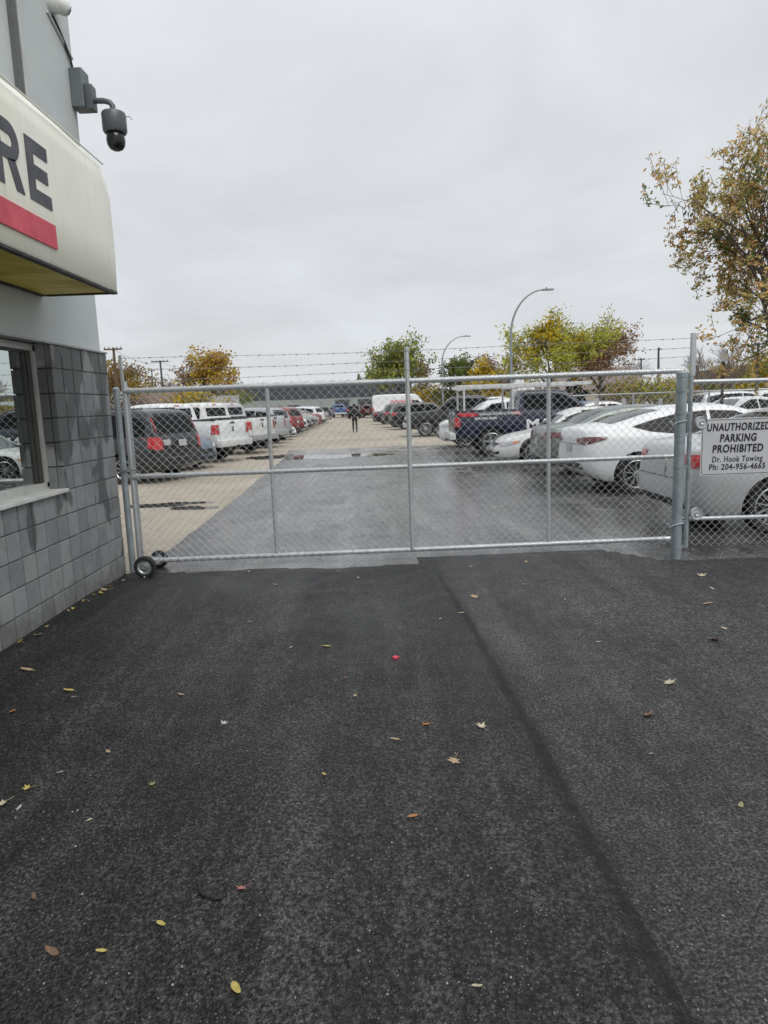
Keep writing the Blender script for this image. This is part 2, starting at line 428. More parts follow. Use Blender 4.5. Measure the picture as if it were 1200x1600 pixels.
# ------------------------------------------------------------------ building
def stucco_mat():
    k = NT('grey_stucco'); b = k.b
    c = k.ramp(k.noise(1.3, 5, .6), [(.3, (.47, .51, .505)), (.7, (.55, .59, .58))])
    st = k.noise(1.0, 5, .7, vec=None)
    c = k.mix(k.ramp(k.noise(7, 5, .7), [(.55, 0.), (.8, .25)]), c, (.33, .34, .33))
    k.l(c, b.inputs['Base Color']); b.inputs['Roughness'].default_value = .8
    k.l(k.bump(k.noise(70, 4, .6), .35, .006), b.inputs['Normal']); return k.m
STUCCO = stucco_mat()
def block_mat():
    k = NT('painted_split_block'); b = k.b
    oi = k.n('ShaderNodeObjectInfo')
    c = k.ramp(oi.outputs['Random'], [(0, (.185, .192, .198)), (.5, (.225, .234, .238)), (1, (.27, .277, .277))])
    c = k.mix(k.ramp(k.noise(9, 6, .7), [(.45, 0.), (.75, .45)]), c, (.33, .335, .33))
    c = k.mix(k.ramp(k.noise(3.5, 5, .65), [(.30, .45), (.5, 0.)]), c, (.13, .133, .135))
    # damp: soaked high on the pier, thin runs lower down
    mp = k.n('ShaderNodeMapping'); mp.inputs['Scale'].default_value = (1, 1.9, .95); k.l(k.pos(), mp.inputs[0])
    w = k.noise(1.45, 3, .5, vec=mp.outputs[0], dist=.35)
    sz = k.n('ShaderNodeSeparateXYZ'); k.l(k.pos(), sz.inputs[0])
    hi = k.n('ShaderNodeMapRange'); hi.inputs['From Min'].default_value = .9; hi.inputs['From Max'].default_value = 2.3; hi.inputs['To Max'].default_value = .20; k.l(sz.outputs['Z'], hi.inputs[0])
    ws_ = k.n('ShaderNodeMath', operation='ADD'); k.l(w, ws_.inputs[0]); k.l(hi.outputs[0], ws_.inputs[1])
    c = k.mix(k.ramp(ws_.outputs[0], [(.59, 0.), (.625, .72)]), c, (.050, .052, .054))
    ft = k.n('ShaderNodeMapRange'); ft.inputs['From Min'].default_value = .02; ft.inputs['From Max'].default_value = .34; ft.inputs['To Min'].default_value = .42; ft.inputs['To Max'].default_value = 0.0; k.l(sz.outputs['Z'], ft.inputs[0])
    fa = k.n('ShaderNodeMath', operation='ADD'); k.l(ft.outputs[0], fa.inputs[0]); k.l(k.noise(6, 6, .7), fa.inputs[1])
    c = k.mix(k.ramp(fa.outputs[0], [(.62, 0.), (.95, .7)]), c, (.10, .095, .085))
    k.l(c, b.inputs['Base Color'])
    k.l(k.ramp(ws_.outputs[0], [(.58, .8), (.66, .55)]), b.inputs['Roughness'])
    k.l(k.bump(k.noise(110, 4, .6), .3, .004), b.inputs['Normal']); return k.m
BLOCK = block_mat()
MORTAR = simple('mortar', (.13, .132, .13), .9, 0, .35, 9, .3, 90)
ALU = simple('window_aluminium', (.50, .51, .48), .4, .2, .15, 5)
DARKALU = simple('dark_window_gasket', (.05, .05, .045), .5, 0, .2, 8)
SILL = simple('pale_sill', (.55, .56, .53), .6, 0, .2, 5)
def pane_mat():
    k = NT('window_glass'); b = k.b
    b.inputs['Base Color'].default_value = (.10, .12, .10, 1)
    gl = k.n('ShaderNodeBsdfGlossy', Roughness=.01); gl.inputs['Color'].default_value = (.86, .93, .90, 1)
    lw = k.n('ShaderNodeFresnel', IOR=1.9)
    mr = k.n('ShaderNodeMapRange'); mr.inputs['To Min'].default_value = .64; mr.inputs['To Max'].default_value = 1.0
    k.l(lw.outputs[0], mr.inputs[0])
    ms = k.n('ShaderNodeMixShader'); k.l(mr.outputs[0], ms.inputs[0]); 
    tr = k.n('ShaderNodeBsdfTransparent'); tr.inputs['Color'].default_value = (.62, .68, .62, 1)
    k.l(tr.outputs[0], ms.inputs[1]); k.l(gl.outputs[0], ms.inputs[2])
    k.l(ms.outputs[0], k.t.nodes['Material Output'].inputs[0]); return k.m
PANE = pane_mat()

WX = -2.74          # block face
CH, CW = 0.2068, 0.2
Y1 = 7.10           # far corner
bld = thing('shop_building', 'grey stucco and concrete block shop building at the left edge', 'building', (WX, Y1, 0))
def bp(mb, name, mat, **k):       # parts are given in world coordinates
    o = mb.build(name, mat, bld, **k); o.location = (-WX, -Y1, 0); return o
WT = 11 * CH
SILL_Z = 5 * CH
PIER_Y = Y1 - 6 * CW + .03     # pier starts here
WIN_Y0 = 3.0
# backing walls behind the block (mortar)
mb = MB()
mb.box((WX - .16, (PIER_Y + Y1) / 2, WT / 2), (.30, Y1 - PIER_Y - .012, WT - .01))
mb.box((WX - .16, (-6 + PIER_Y) / 2, SILL_Z / 2 - .01), (.30, PIER_Y + 6 - .002, SILL_Z - .03))
mb.box((WX - .16, (-6 + WIN_Y0) / 2, (SILL_Z + WT) / 2), (.30, WIN_Y0 + 6, WT - SILL_Z - .04))
mb.box((WX - 4.2, Y1 - .16, WT / 2), (7.76, .30, WT - .02))
bp(mb, 'mortar_backing', MORTAR)
mb = MB(); mb.box((0, 0, 0), (.05, CW - .014, CH - .011), bevel=.005); blk = mb.mesh('block', BLOCK)
mb = MB(); mb.box((0, 0, 0), (.05, .185, CH - .010), bevel=.004); blk_h = mb.mesh('block_return', BLOCK)
brng = random.Random(11)
def block(x, y, z, me=blk, rz=0):
    link('block', me, bld, (x - WX - .025 + brng.uniform(-.002, .002), y - Y1, z), (0, 0, rz))
nrow = int((Y1 - 2.0) / CW)
for r_ in range(11):
    z = (r_ + .5) * CH
    for c_ in range(nrow):
        y = Y1 - (c_ + .5) * CW
        if r_ >= 5 and c_ >= 6: continue
        block(WX, y, z)
# return of the pier into the window opening, and the rear corner face
for r_ in range(5, 11):
    link('block', blk_h, bld, (-.148, PIER_Y - Y1 - .0255 + .016, (r_ + .5) * CH), (0, 0, R(90)))
for r_ in range(11):
    for c_ in range(3):
        link('block', blk, bld, (-.155 - c_ * CW, -.004 + .022, (r_ + .5) * CH), (0, 0, R(90)))
# stucco above, set back a little from the block face
SX = WX - .05
mb = MB()
mb.box((SX - 4.0, (Y1 - .012 - 6) / 2, WT + .014 + 2.5), (8.0, Y1 - .012 + 6, 5.0))
bp(mb, 'stucco_wall', STUCCO)
mb = MB(); mb.box((WX - .035, (Y1 - 6) / 2, WT + .002), (.10, Y1 + 6.01, .016)); bp(mb, 'drip_edge', simple('drip_metal', (.33, .34, .34), .5, .4, .2))
# window: frame set back in the opening
WF = WX - .155
mb = MB()
mb.box((WF, PIER_Y - .045, (SILL_Z + WT) / 2 + .01), (.06, .05, WT - SILL_Z - .06))
mb.box((WF, (WIN_Y0 + PIER_Y) / 2, WT - .035), (.06, PIER_Y - WIN_Y0 - .02, .055))
mb.box((WF, (WIN_Y0 + PIER_Y) / 2, SILL_Z + .045), (.06, PIER_Y - WIN_Y0 - .02, .07))
mb.box((WF, WIN_Y0 + .03, (SILL_Z + WT) / 2), (.06, .05, WT - SILL_Z - .06))
wf = bp(mb, 'window', ALU)
def sub(mb, name, mat, par, **k):
    o = mb.build(name, mat, par, **k); return o
mb = MB()
mb.box((WF - .02, PIER_Y - .105, (SILL_Z + WT) / 2 + .01), (.05, .07, WT - SILL_Z - .13))
mb.box((WF - .02, PIER_Y - .155, (SILL_Z + WT) / 2 + .01), (.03, .025, WT - SILL_Z - .13))
mb.box((WF - .02, (WIN_Y0 + PIER_Y) / 2 - .05, WT - .072), (.045, PIER_Y - WIN_Y0 - .1, .018))
sub(mb, 'gasket', DARKALU, wf)
mb = MB(); mb.box((WF - .025, (WIN_Y0 + PIER_Y) / 2 - .08, (SILL_Z + WT) / 2 + .01), (.006, PIER_Y - WIN_Y0 - .18, WT - SILL_Z - .125))
sub(mb, 'pane', PANE, wf)
mb = MB(); mb.box((WX - .055, (WIN_Y0 + PIER_Y) / 2 - .002, SILL_Z + .004), (.17, PIER_Y - WIN_Y0 - .012, .03), bevel=.004)
sub(mb, 'sill', SILL, wf)
# room behind the glass
ROOM = simple('room_wall_paint', (.60, .62, .56), .8, 0, .1, 2)
mb = MB()
mb.box((WX - 2.6, 3.6, 1.3), (.05, 6.4, 2.6)); mb.box((WX - 1.5, 6.55, 1.3), (2.2, .05, 2.6))
mb.box((WX - 1.5, .5, 1.3), (2.2, .05, 2.6)); mb.box((WX - 1.6, 3.6, .06), (2.3, 6.2, .03))
bp(mb, 'room', ROOM)
mb = MB()
for i in range(5): mb.box((WX - .42, 4.7 + i * .24, 1.6), (.012, .15, 1.1))
mb.box((WX - .42, 5.2, 2.17), (.05, 1.4, .05))
bp(mb, 'blind', simple('blind_fabric', (.55, .56, .50), .8, 0, .08))
# downpipe and trim at the top of the wall
mb = MB(); mb.box((SX + .02, 5.93, 5.2), (.05, .06, 2.6)); bp(mb, 'wall_trim', simple('dark_trim_strip', (.10, .105, .10), .6, 0, .2))
mb = MB(); mb.box((SX + .02, 6.02, 5.2), (.035, .05, 2.6)); bp(mb, 'wall_trim', ALU)
# surface conduit in the stucco
mb = MB(); mb.tube([(SX + .012, 6.62, 5.16), (SX + .012, 7.07, 4.98)], .011, 8); bp(mb, 'conduit', STUCCO, smooth=True)

# sign cabinet
SG0, SG1, SZ0, SZ1, SFX = 1.4, 5.965, 2.66, 3.765, -2.139
def sign_face_mat():
    k = NT('aged_sign_plastic'); b = k.b
    c = k.ramp(k.noise(1.1, 4, .6), [(.3, (.76, .75, .63)), (.75, (.84, .84, .76))])
    mp = k.n('ShaderNodeMapping'); mp.inputs['Scale'].default_value = (1, 9, 1.2); k.l(k.pos(), mp.inputs[0])
    c = k.mix(k.ramp(k.noise(2.2, 4, .6, vec=mp.outputs[0]), [(.52, 0.), (.75, .40)]), c, (.58, .575, .50))
    k.l(c, b.inputs['Base Color']); b.inputs['Roughness'].default_value = .38; return k.m
SIGNP = sign_face_mat()
sg = thing('shop_sign', 'cream plastic box sign with dark letters and red stripe on the stucco wall', 'sign', (SFX, SG1, SZ0))
mb = MB()
prof = []     # (x, z) section of the bulged plastic face, bottom to top
D = SFX - SX
prof = [(SX + .004, SZ0), (SFX - .02, SZ0 - .004), (SFX, SZ0 + .02), (SFX + .012, SZ0 + .35), (SFX + .010, SZ1 - .28), (SFX - .004, SZ1 - .16)]
for i in range(1, 9):
    a = i / 8 * math.pi / 2
    prof.append((SFX - .05 - .20 * (1 - math.cos(a)) , SZ1 - .15 + .16 * math.sin(a)))
prof += [(SFX - .40, SZ1 + .01), (SX + .004, SZ1 - .03)]
NY = 26; vs = []
for i in range(NY):
    t = i / (NY - 1); y = SG0 + (SG1 - SG0) * t
    d = min(y - SG0, SG1 - y); k = min(1, d / .16); sh = (1 - math.sqrt(max(0, 1 - (1 - k) ** 2)))
    for j, (x, z) in enumerate(prof):
        zz = SZ0 + (z - SZ0) * (1 - .11 * sh) if z > SZ0 + .3 else z
        wob = .014 * math.sin(y * 5.2 + .6) * max(0, (z - SZ1 + .25) / .25)
        vs.append((x - .02 * sh if x > SX + .1 else x, y, zz + wob))
n = len(prof); fs = []
for i in range(NY - 1):
    for j in range(1, n - 1):
        fs.append((i * n + j, (i + 1) * n + j, (i + 1) * n + j + 1, i * n + j + 1))
fs.append(tuple(range(n))); fs.append(tuple((NY - 1) * n + j for j in range(n))[::-1])
mb.add(vs, fs)
def sgp(mb, name, mat, par=sg, **k):
    o = mb.build(name, mat, par, **k)
    o.location = (-SFX, -SG1, -SZ0) if par is sg else (0, 0, 0); return o
sgp(mb, 'sign_face', SIGNP, smooth=True, angle=50)
mb = MB(); mb.tube([(SFX + .008, SG0 + .05, SZ1 - .125), (SFX + .008, SG1 - .14, SZ1 - .135)], .007, 6)
sgp(mb, 'face_ridge', SIGNP, smooth=True)
YEL = simple('yellowed_sign_soffit', (.80, .60, .07), .5, 0, .3, 2.5)
mb = MB()
ny = 15
for i in range(ny):     # translucent soffit boards
    y0 = SG0 + .04 + i * (SG1 - SG0 - .08) / ny
    mb2 = MB(); mb2.box(((SX + SFX) / 2 - .02, y0 + (SG1 - SG0 - .08) / ny / 2, SZ0 + .012 + .002 * (i % 2)), (D - .09, (SG1 - SG0 - .08) / ny - .006, .012))
    sgp(mb2, 'soffit_panel', YEL)
DK = simple('sign_frame_dark', (.035, .035, .03), .6, 0, .3)
mb = MB(); mb.box((SFX - .035, (SG0 + SG1) / 2, SZ0 + .002), (.05, SG1 - SG0 - .04, .022)); mb.box((SX + .025, (SG0 + SG1) / 2, SZ0 + .004), (.03, SG1 - SG0 - .06, .02))
mb.box(((SX + SFX) / 2, SG1 - .025, SZ0 + .004), (D - .1, .02, .02))
sgp(mb, 'sign_frame', DK)
SLATE = simple('slate_vinyl_letter', (.050, .053, .066), .5, 0, .12, 6)
SRED = simple('faded_red_vinyl', (.58, .06, .09), .5, 0, .15, 5)
def letter(poly_list, name):
    mb = MB()
    for P in poly_list:      # each P: outline in (y, z)
        k = len(P); x0, x1 = SFX - .004, SFX + .0165
        vs = [(x1, y, z) for y, z in P] + [(x0, y, z) for y, z in P]
        fs = [tuple(range(k))] + [(i, i + k, (i + 1) % k + k, (i + 1) % k) for i in range(k)]
        mb.add(vs, fs)
    return sgp(mb, name, SLATE)
z0, z1 = 3.012, 3.392; w = .088
ey0, ey1 = 4.540, 4.828
letter([[(ey0, z0), (ey1, z0), (ey1, z0 + .082), (ey0 + w, z0 + .082), (ey0 + w, z0 + .15), (ey1 - .025, z0 + .15), (ey1 - .025, z0 + .23),
         (ey0 + w, z0 + .23), (ey0 + w, z1 - .082), (ey1 - .008, z1 - .082), (ey1 - .008, z1), (ey0, z1)]], 'letter_e')
ry0 = 4.155
bowl = []
cy, cz, ro, ri = ry0 + .185, z1 - .112, .112, .036
outer = [(cy + ro * math.cos(a), cz + ro * math.sin(a)) for a in np.linspace(math.pi / 2, -math.pi / 2, 14)]
inner = [(cy + ri * math.cos(a), cz + ri * math.sin(a)) for a in np.linspace(-math.pi / 2, math.pi / 2, 10)]
letter([[(ry0, z0), (ry0 + w, z0), (ry0 + w, z1), (ry0, z1)],
        [(ry0 + w, z1)] + outer + [(ry0 + w, cz - ro)] + [(ry0 + w, cz - ri)] + inner + [(ry0 + w, cz + ri)],
        [(ry0 + .15, z0 + .16), (ry0 + .235, z0 + .175), (ry0 + .318, z0), (ry0 + .222, z0)]], 'letter_r')
mb = MB(); mb.box((SFX + .011, (SG0 + .15 + 4.845) / 2, 2.848), (.012, 4.845 - SG0 - .15, .152)); sgp(mb, 'red_stripe', SRED)

# dome camera at the top, with cable
WHITEP = simple('white_camera_plastic', (.62, .63, .61), .4, 0, .08)
p0 = Vector((SX, 6.72, 5.27))
tc_ = thing('turret_camera', 'white turret security camera with twin lenses high on the stucco wall', 'camera', p0)
mb = MB(); mb.lathe([(.0, 0), (.075, 0), (.078, .05), (.07, .075), (0, .075)], 20, 'X'); mb.build('mount', WHITEP, tc_, smooth=True)
mb = MB(); mb.lathe([(.0, -.06), (.05, -.05), (.066, 0), (.062, .04), (.05, .065), (0, .07)], 20, 'X', (.085, .03, 0), Matrix.Rotation(R(35), 3, 'Z') @ Matrix.Rotation(R(28), 3, 'Y'))
eye = mb.build('eyeball', WHITEP, tc_, smooth=True)
rt = Matrix.Rotation(R(35), 3, 'Z') @ Matrix.Rotation(R(28), 3, 'Y')
mb = MB(); mb.lathe([(0, .071), (.048, .068), (.046, .074), (0, .076)], 18, 'X', (.085, .03, 0), rt); mb.build('lens_plate', simple('grey_lens_plate', (.33, .34, .34), .3), eye)
for s_ in (-1, 1):
    mb = MB(); mb.lathe([(0, .082), (.016, .08), (.017, .07)], 12, 'X', Vector((.085, .03, 0)) + rt @ Vector((0, s_ * .022, 0)), rt); mb.build('lens', BLACK, eye, smooth=True)
cb = MB(); cp = []
for i in range(17):
    t = i / 16; y = 6.70 + .36 * math.sin(t * 1.5); z = 5.17 - .36 * t ** 1.2
    cp.append((SX + .018, y, z))
cb.tube(cp, .011, 6)
tag(cb.build('cable', BLACK, smooth=True), 'black cable drooping below the white turret camera', 'cable')

PTZG = simple('grey_camera_housing', (.095, .105, .11), .4, .2, .15)
pz = thing('dome_camera', 'grey dome security camera on a wall arm above the cream sign', 'camera', (SX, 7.06, 4.55))
mb = MB(); mb.box((.06, 0.0, .15), (.12, .17, .34), bevel=.008); mb.build('junction_box', simple('grey_junction_box', (.13, .15, .16), .45, .2, .15), pz)
mb = MB(); mb.box((.155, 0.0, .08), (.07, .12, .22), bevel=.012); mb.build('bracket', PTZG, pz, smooth=True)
mb = MB(); mb.tube([(.18, 0, .06), (.28, 0, .055), (.33, 0, .04), (.352, 0, .01), (.356, 0, -.04)], .026, 12); mb.build('arm', PTZG, pz, smooth=True)
mb = MB(); mb.lathe([(0, -.03), (.06, -.035), (.105, -.055), (.112, -.07), (.112, -.215), (.10, -.235), (.075, -.235), (0, -.23)], 24, 'Z', (.356, 0, 0)); mb.build('housing', PTZG, pz, smooth=True)
mb = MB(); mb.lathe([(.074, -.23), (.085, -.27), (.088, -.305), (.08, -.345), (.06, -.375), (.03, -.39), (0, -.393)], 20, 'Z', (.356, 0, 0)); mb.build('dome', simple('black_dome_glass', (.012, .012, .013), .08), pz, smooth=True)
mb = MB(); mb.tube([(.45, 0, -.09), (.50, .01, -.085), (.52, .03, -.11)], .006, 5); mb.build('screw_tether', CHROME, pz)

# ------------------------------------------------------------------ chain link
def chainlink(name, x0, x1, z0, z1, y, parent, dx=.0425, dz=.0425, r=.0019, mat=WIRE):
    mb = MB(); nx = int((x1 - x0) / dx); nz = int((z1 - z0) / dz)
    V = []; Fs = []
    for i in range(nx):
        base = len(V); k = 0
        for j in range(nz + 1):
            side = (j + i) % 2
            x = x0 + (i + side) * dx + (.003 if side else -.003)
            z = z0 + j * dz
            yo = y + (.0022 if (j % 2) else -.0022) * (1 if i % 2 else -1)
            for (ax, ay) in ((r, 0), (0, r), (-r, 0), (0, -r)):
                V.append((x + ax * 1.25, yo + ay, z))
            if j:
                a = base + (j - 1) * 4; b = base + j * 4
                for q in range(4): Fs.append((a + q, a + (q + 1) % 4, b + (q + 1) % 4, b + q))
    mb.v = V; mb.f = Fs; mb.mi = [0] * len(Fs)
    return stuff(mb.build(name, mat, parent))
def ties(pts_list, rr, axis='X'):
    mb = MB()
    for p in pts_list:
        P = []
        for i in range(11):
            a = i / 10 * 2 * math.pi * 1.0
            P.append((p[0] + .012 * (i / 10 - .5), p[1] + (rr + .002) * math.cos(a), p[2] + (rr + .002) * math.sin(a)))
        mb.tube(P, .0025, 4, False)
    return mb
def barbed(x0, z0_, x1, z1_, y, seed, sag=.02):
    r_ = random.Random(seed); mb = MB(); L = x1 - x0; n = int(L / .022)
    for s_ in (0, math.pi):
        P = []
        for i in range(n + 1):
            t = i / n; a = i * 1.25 + s_
            zz = z0_ + (z1_ - z0_) * t - sag * 4 * t * (1 - t) + .006 * math.sin(t * 9 + seed)
            P.append((x0 + L * t, y + .0035 * math.cos(a), zz + .0035 * math.sin(a)))
        mb.tube(P, .0012, 4, False)
    nb = int(L / .125)
    for i in range(nb):
        t = (i + .5 + r_.uniform(-.1, .1)) / nb
        zz = z0_ + (z1_ - z0_) * t - sag * 4 * t * (1 - t) + .006 * math.sin(t * 9 + seed); x = x0 + L * t
        for _ in range(2):
            a = r_.uniform(0, 3.14); dx_ = r_.uniform(-.006, .006)
            d = Vector((r_.uniform(-.2, .2), math.cos(a), math.sin(a))) * .011
            mb.tube([(x + dx_ - d.x, y - d.y, zz - d.z), (x + dx_ + d.x, y + d.y, zz + d.z)], .0013, 4)
        mb.tube([(x - .012, y, zz), (x + .012, y, zz)], .0032, 5)
    return mb

GY = 7.29
gate = thing('sliding_gate', 'galvanised chain link sliding gate with barbed wire across the driveway', 'gate', (.25, GY, 0))
def gp(mb, name, mat, par=gate, **k):
    o = mb.build(name, mat, par, **k)
    if par is gate: o.location = (-.25, -GY, 0)
    return o
GX0, GX1 = -2.645, 3.16
zb = lambda x: .095 + .035 * (x - GX0) / (GX1 - GX0)
def rail(name, za, zb_, r, mat=GALV, ex=0):
    mb = MB(); mb.tube([(GX0, GY, za), ((GX0 + GX1) / 2, GY, (za + zb_) / 2 - .002), (GX1 + ex, GY, zb_)], r, 12); return gp(mb, name, mat, smooth=True)
rail('top_rail', 1.90, 1.908, .028); rail('middle_rail', 1.005, 1.02, .024); rail('bottom_rail', .09, .13, .026)
mb = MB(); mb.tube([(-2.655, GY, .06), (-2.652, GY, 1.9), (-2.652, GY, 2.0)], .029, 12); gp(mb, 'end_post', GALV, smooth=True)
mb = MB(); mb.box((-2.672, GY + .01, 2.02), (.026, .035, .50), bevel=.004); gp(mb, 'barb_arm', GALV)
mb = MB(); mb.tube([(-2.612, GY - .012, .13), (-2.612, GY - .012, 1.88)], .007, 5); gp(mb, 'tension_bar', GALV)
for i, (x, zt, r_) in enumerate(((-1.175, 1.885, .022), (.292, 2.25, .025), (1.765, 1.885, .022))):
    mb = MB(); mb.tube([(x, GY + (.004 if i != 1 else -.012), .11), (x, GY + (.004 if i != 1 else -.012), zt)], r_, 12)
    gp(mb, 'upright', GALV, smooth=True)
mb = MB(); mb.tube([(3.16, GY - .0, .12), (3.16, GY, 1.9)], .024, 10); gp(mb, 'end_post', GALV, smooth=True)
gm = chainlink('chain_link_mesh', GX0 + .035, 3.10, .075, 1.955, GY - .031, gate); gm.location = (-.25, -GY, 0)
mb = MB()
for zz, rr in ((1.903, .028), (1.012, .024), (.112, .026)):
    t = ties([(x, GY, zz + .0) for x in np.arange(GX0 + .12, GX1, .145)], rr); mb.add(t.v, t.f)
o = gp(mb, 'tie_wires', WIRE); o['kind'] = 'stuff'
for i, (zl, zr) in enumerate(((2.229, 2.233), (2.112, 2.142), (2.008, 2.052))):
    gp(barbed(-2.66, zl, 3.23, zr, GY - .036, i + 1), 'barbed_wire', RUSTWIRE)
for (x, y, z) in ((-2.62, GY, 1.9), (-2.62, GY, 1.005), (-2.62, GY, .095)):
    mb = MB(); mb.tube([(x - .035, y, z), (x + .03, y, z)], .036, 12); gp(mb, 'corner_fitting', GALV, smooth=True)
for i, (x, y, wz, ws) in enumerate(((-2.471, 6.905, .112, .94), (-2.475, 7.37, .088, .80))):
    mb = MB(); mb.lathe([(a_ * ws, b_) for a_, b_ in ((.078, -.028), (.10, -.032), (.116, -.024), (.12, 0), (.116, .024), (.10, .032), (.078, .028))], 28, 'Y', (x, y, wz), closed=True)
    wh = gp(mb, 'wheel', RUBBER, smooth=True)
    mb = MB(); mb.lathe([(a_ * ws, b_) for a_, b_ in ((0, -.030), (.022, -.034), (.028, -.018), (.058, -.012), (.07, -.022), (.08, -.024), (.08, .024), (.06, .012), (0, .02))], 24, 'Y', (x, y, wz))
    mb.build('rim', simple('zinc_hub', (.42, .46, .46), .35, .7, .2, 20), wh, smooth=True)
mb = MB(); mb.tube([(-2.471, 6.90, .112), (-2.473, 7.2, .10), (-2.475, 7.38, .088)], .013, 8); mb.box((-2.47, 7.2, .105), (.09, .14, .05)); gp(mb, 'axle', GALV)

wp = thing('wall_post', 'grey steel pipe post standing against the block wall corner', 'post', (-2.705, 7.19, 0))
mb = MB(); mb.tube([(0, 0, 0), (0, 0, 1.92)], .033, 14); mb.build('pipe', POSTGREY, wp, smooth=True)
mb = MB(); mb.lathe([(.036, 1.9), (.036, 1.925), (.02, 1.94), (0, 1.945)], 14); mb.build('cap', POSTGREY, wp, smooth=True)
mb = MB(); mb.box((-.0, -.036, 1.08), (.08, .02, .02)); mb.tube([(.03, -.03, 1.085), (.07, .03, 1.09), (.11, .06, 1.08)], .009, 6); mb.build('latch', RUSTWIRE, wp)

PX, PY_ = 2.99, 6.93
gpst = thing('gate_post', 'thick weathered grey steel gate post beside the towing sign', 'post', (PX, PY_, -.01))
mb = MB(); mb.tube([(0, 0, 0), (.012, 0, 1.87)], .052, 20); mb.build('pipe', POSTGREY, gpst, smooth=True)
mb = MB(); mb.lathe([(.056, 1.84), (.056, 1.885), (.045, 1.90), (0, 1.905)], 20, 'Z', (.012, 0, 0)); mb.build('cap', POSTGREY, gpst, smooth=True)
for zz in (1.70, 1.48, 1.26, .94, .37, .11):
    mb = MB(); mb.lathe([(.0535, zz), (.0555, zz), (.0555, zz + .022), (.0535, zz + .022)], 20, 'Z', (.006, 0, 0)); mb.box((.075, .03, zz + .011), (.06, .012, .022)); mb.build('clamp_band', POSTGREY, gpst)
for zz in (1.40, .365):
    mb = MB(); mb.tube([(-.09, -.03, zz - .03), (-.04, -.05, zz), (.05, -.058, zz + .015)], .008, 6); mb.tube([(-.09, -.03, zz), (-.10, 0, zz)], .014, 8); mb.build('roller_bolt', POSTGREY, gpst, smooth=True)

FY = 7.36
fen = thing('chain_link_fence', 'fixed chain link fence with rails running right from the gate post', 'fence', (3.26, FY, 0))
def fp(mb, name, mat, **k):
    o = mb.build(name, mat, fen, **k); o.location = (-3.26, -FY, 0); return o
mb = MB(); mb.tube([(3.262, FY - .05, .02), (3.262, FY - .05, 1.86)], .024, 12); fp(mb, 'post', POSTGREY, smooth=True)
mb = MB(); mb.box((3.272, FY - .05, 2.07), (.046, .046, .44), bevel=.004); fp(mb, 'barb_arm', GALV)
for x in (6.3, 9.3, 12.2):
    mb = MB(); mb.tube([(x, FY + .03, 0), (x, FY + .03, 1.82)], .03, 12); fp(mb, 'post', GALV, smooth=True)
mb = MB(); mb.tube([(3.28, FY, 1.79), (12.3, FY, 1.70)], .023, 12); fp(mb, 'top_rail', GALV, smooth=True)
mb = MB(); mb.tube([(3.2, FY, .325), (12.3, FY, .29)], .022, 12); fp(mb, 'bottom_rail', GALV, smooth=True)
fm = chainlink('chain_link_mesh', 3.29, 12.2, .03, 1.80, FY - .03, fen); fm.location = (-3.26, -FY, 0)
for (x, z) in ((3.365, 1.365), (3.345, .395)):
    mb = MB(); mb.lathe([(.0, -.02), (.018, -.028), (.022, -.012), (.052, -.010), (.058, -.024), (.064, -.024), (.064, .024), (0, .024)], 22, 'Y', (x, FY - .09, z)); fp(mb, 'roller', GALV, smooth=True)

# towing sign
SWHITE = simple('sign_white_sheet', (.50, .51, .525), .45, 0, .06, 4)
SINK = simple('sign_black_ink', (.016, .016, .02), .5)
s0 = Vector((3.365, 7.262, .80)); SW, SH = .785, .600
ts = thing('parking_sign', 'white sign board reading unauthorized parking prohibited, hung on the chain link fence', 'sign', s0)
mb = MB(); mb.box((SW / 2, 0, SH / 2), (SW, .004, SH), bevel=.0018); mb.build('board', SWHITE, ts)
mb = MB()
m_ = .012; rad = .03; P = []
for (cx, cz, a0) in ((SW - m_ - rad, SH - m_ - rad, 0), (m_ + rad, SH - m_ - rad, 90), (m_ + rad, m_ + rad, 180), (SW - m_ - rad, m_ + rad, 270)):
    for a in np.linspace(a0, a0 + 90, 6): P.append((cx, cz, R(a)))
k = len(P); vs = []
for (cx, cz, a) in P: vs.append((cx + rad * math.cos(a), -.0035, cz + rad * math.sin(a)))
for (cx, cz, a) in P: vs.append((cx + (rad - .005) * math.cos(a), -.0035, cz + (rad - .005) * math.sin(a)))
mb.add(vs, [(i, (i + 1) % k, (i + 1) % k + k, i + k) for i in range(k)]); mb.build('border', SINK, ts)
for (txt, zz, cap, wid, bold) in (("UNAUTHORIZED", .473, .076, .665, .0036), ("PARKING", .357, .078, .387, .004), ("PROHIBITED", .245, .078, .537, .004),
                            ("Dr. Hook Towing", .143, .060, .537, .0015), ("Ph: 204-956-4665", .061, .060, .597, .002)):
    me = fit_text(text_mesh(txt, cap / .7, 1, bold, .10, .0006, SINK, 1.14), wid)
    link('lettering', me, ts, (SW / 2, -.0034, zz), (R(90), 0, 0))
for (x, z) in ((.03, SH - .02), (SW - .03, SH - .02), (.03, .02), (SW - .03, .02)):
    mb = MB(); mb.lathe([(0, -.004), (.006, -.003), (.006, 0)], 8, 'Y', (x, -.002, z)); mb.build('bolt', GALV, ts)

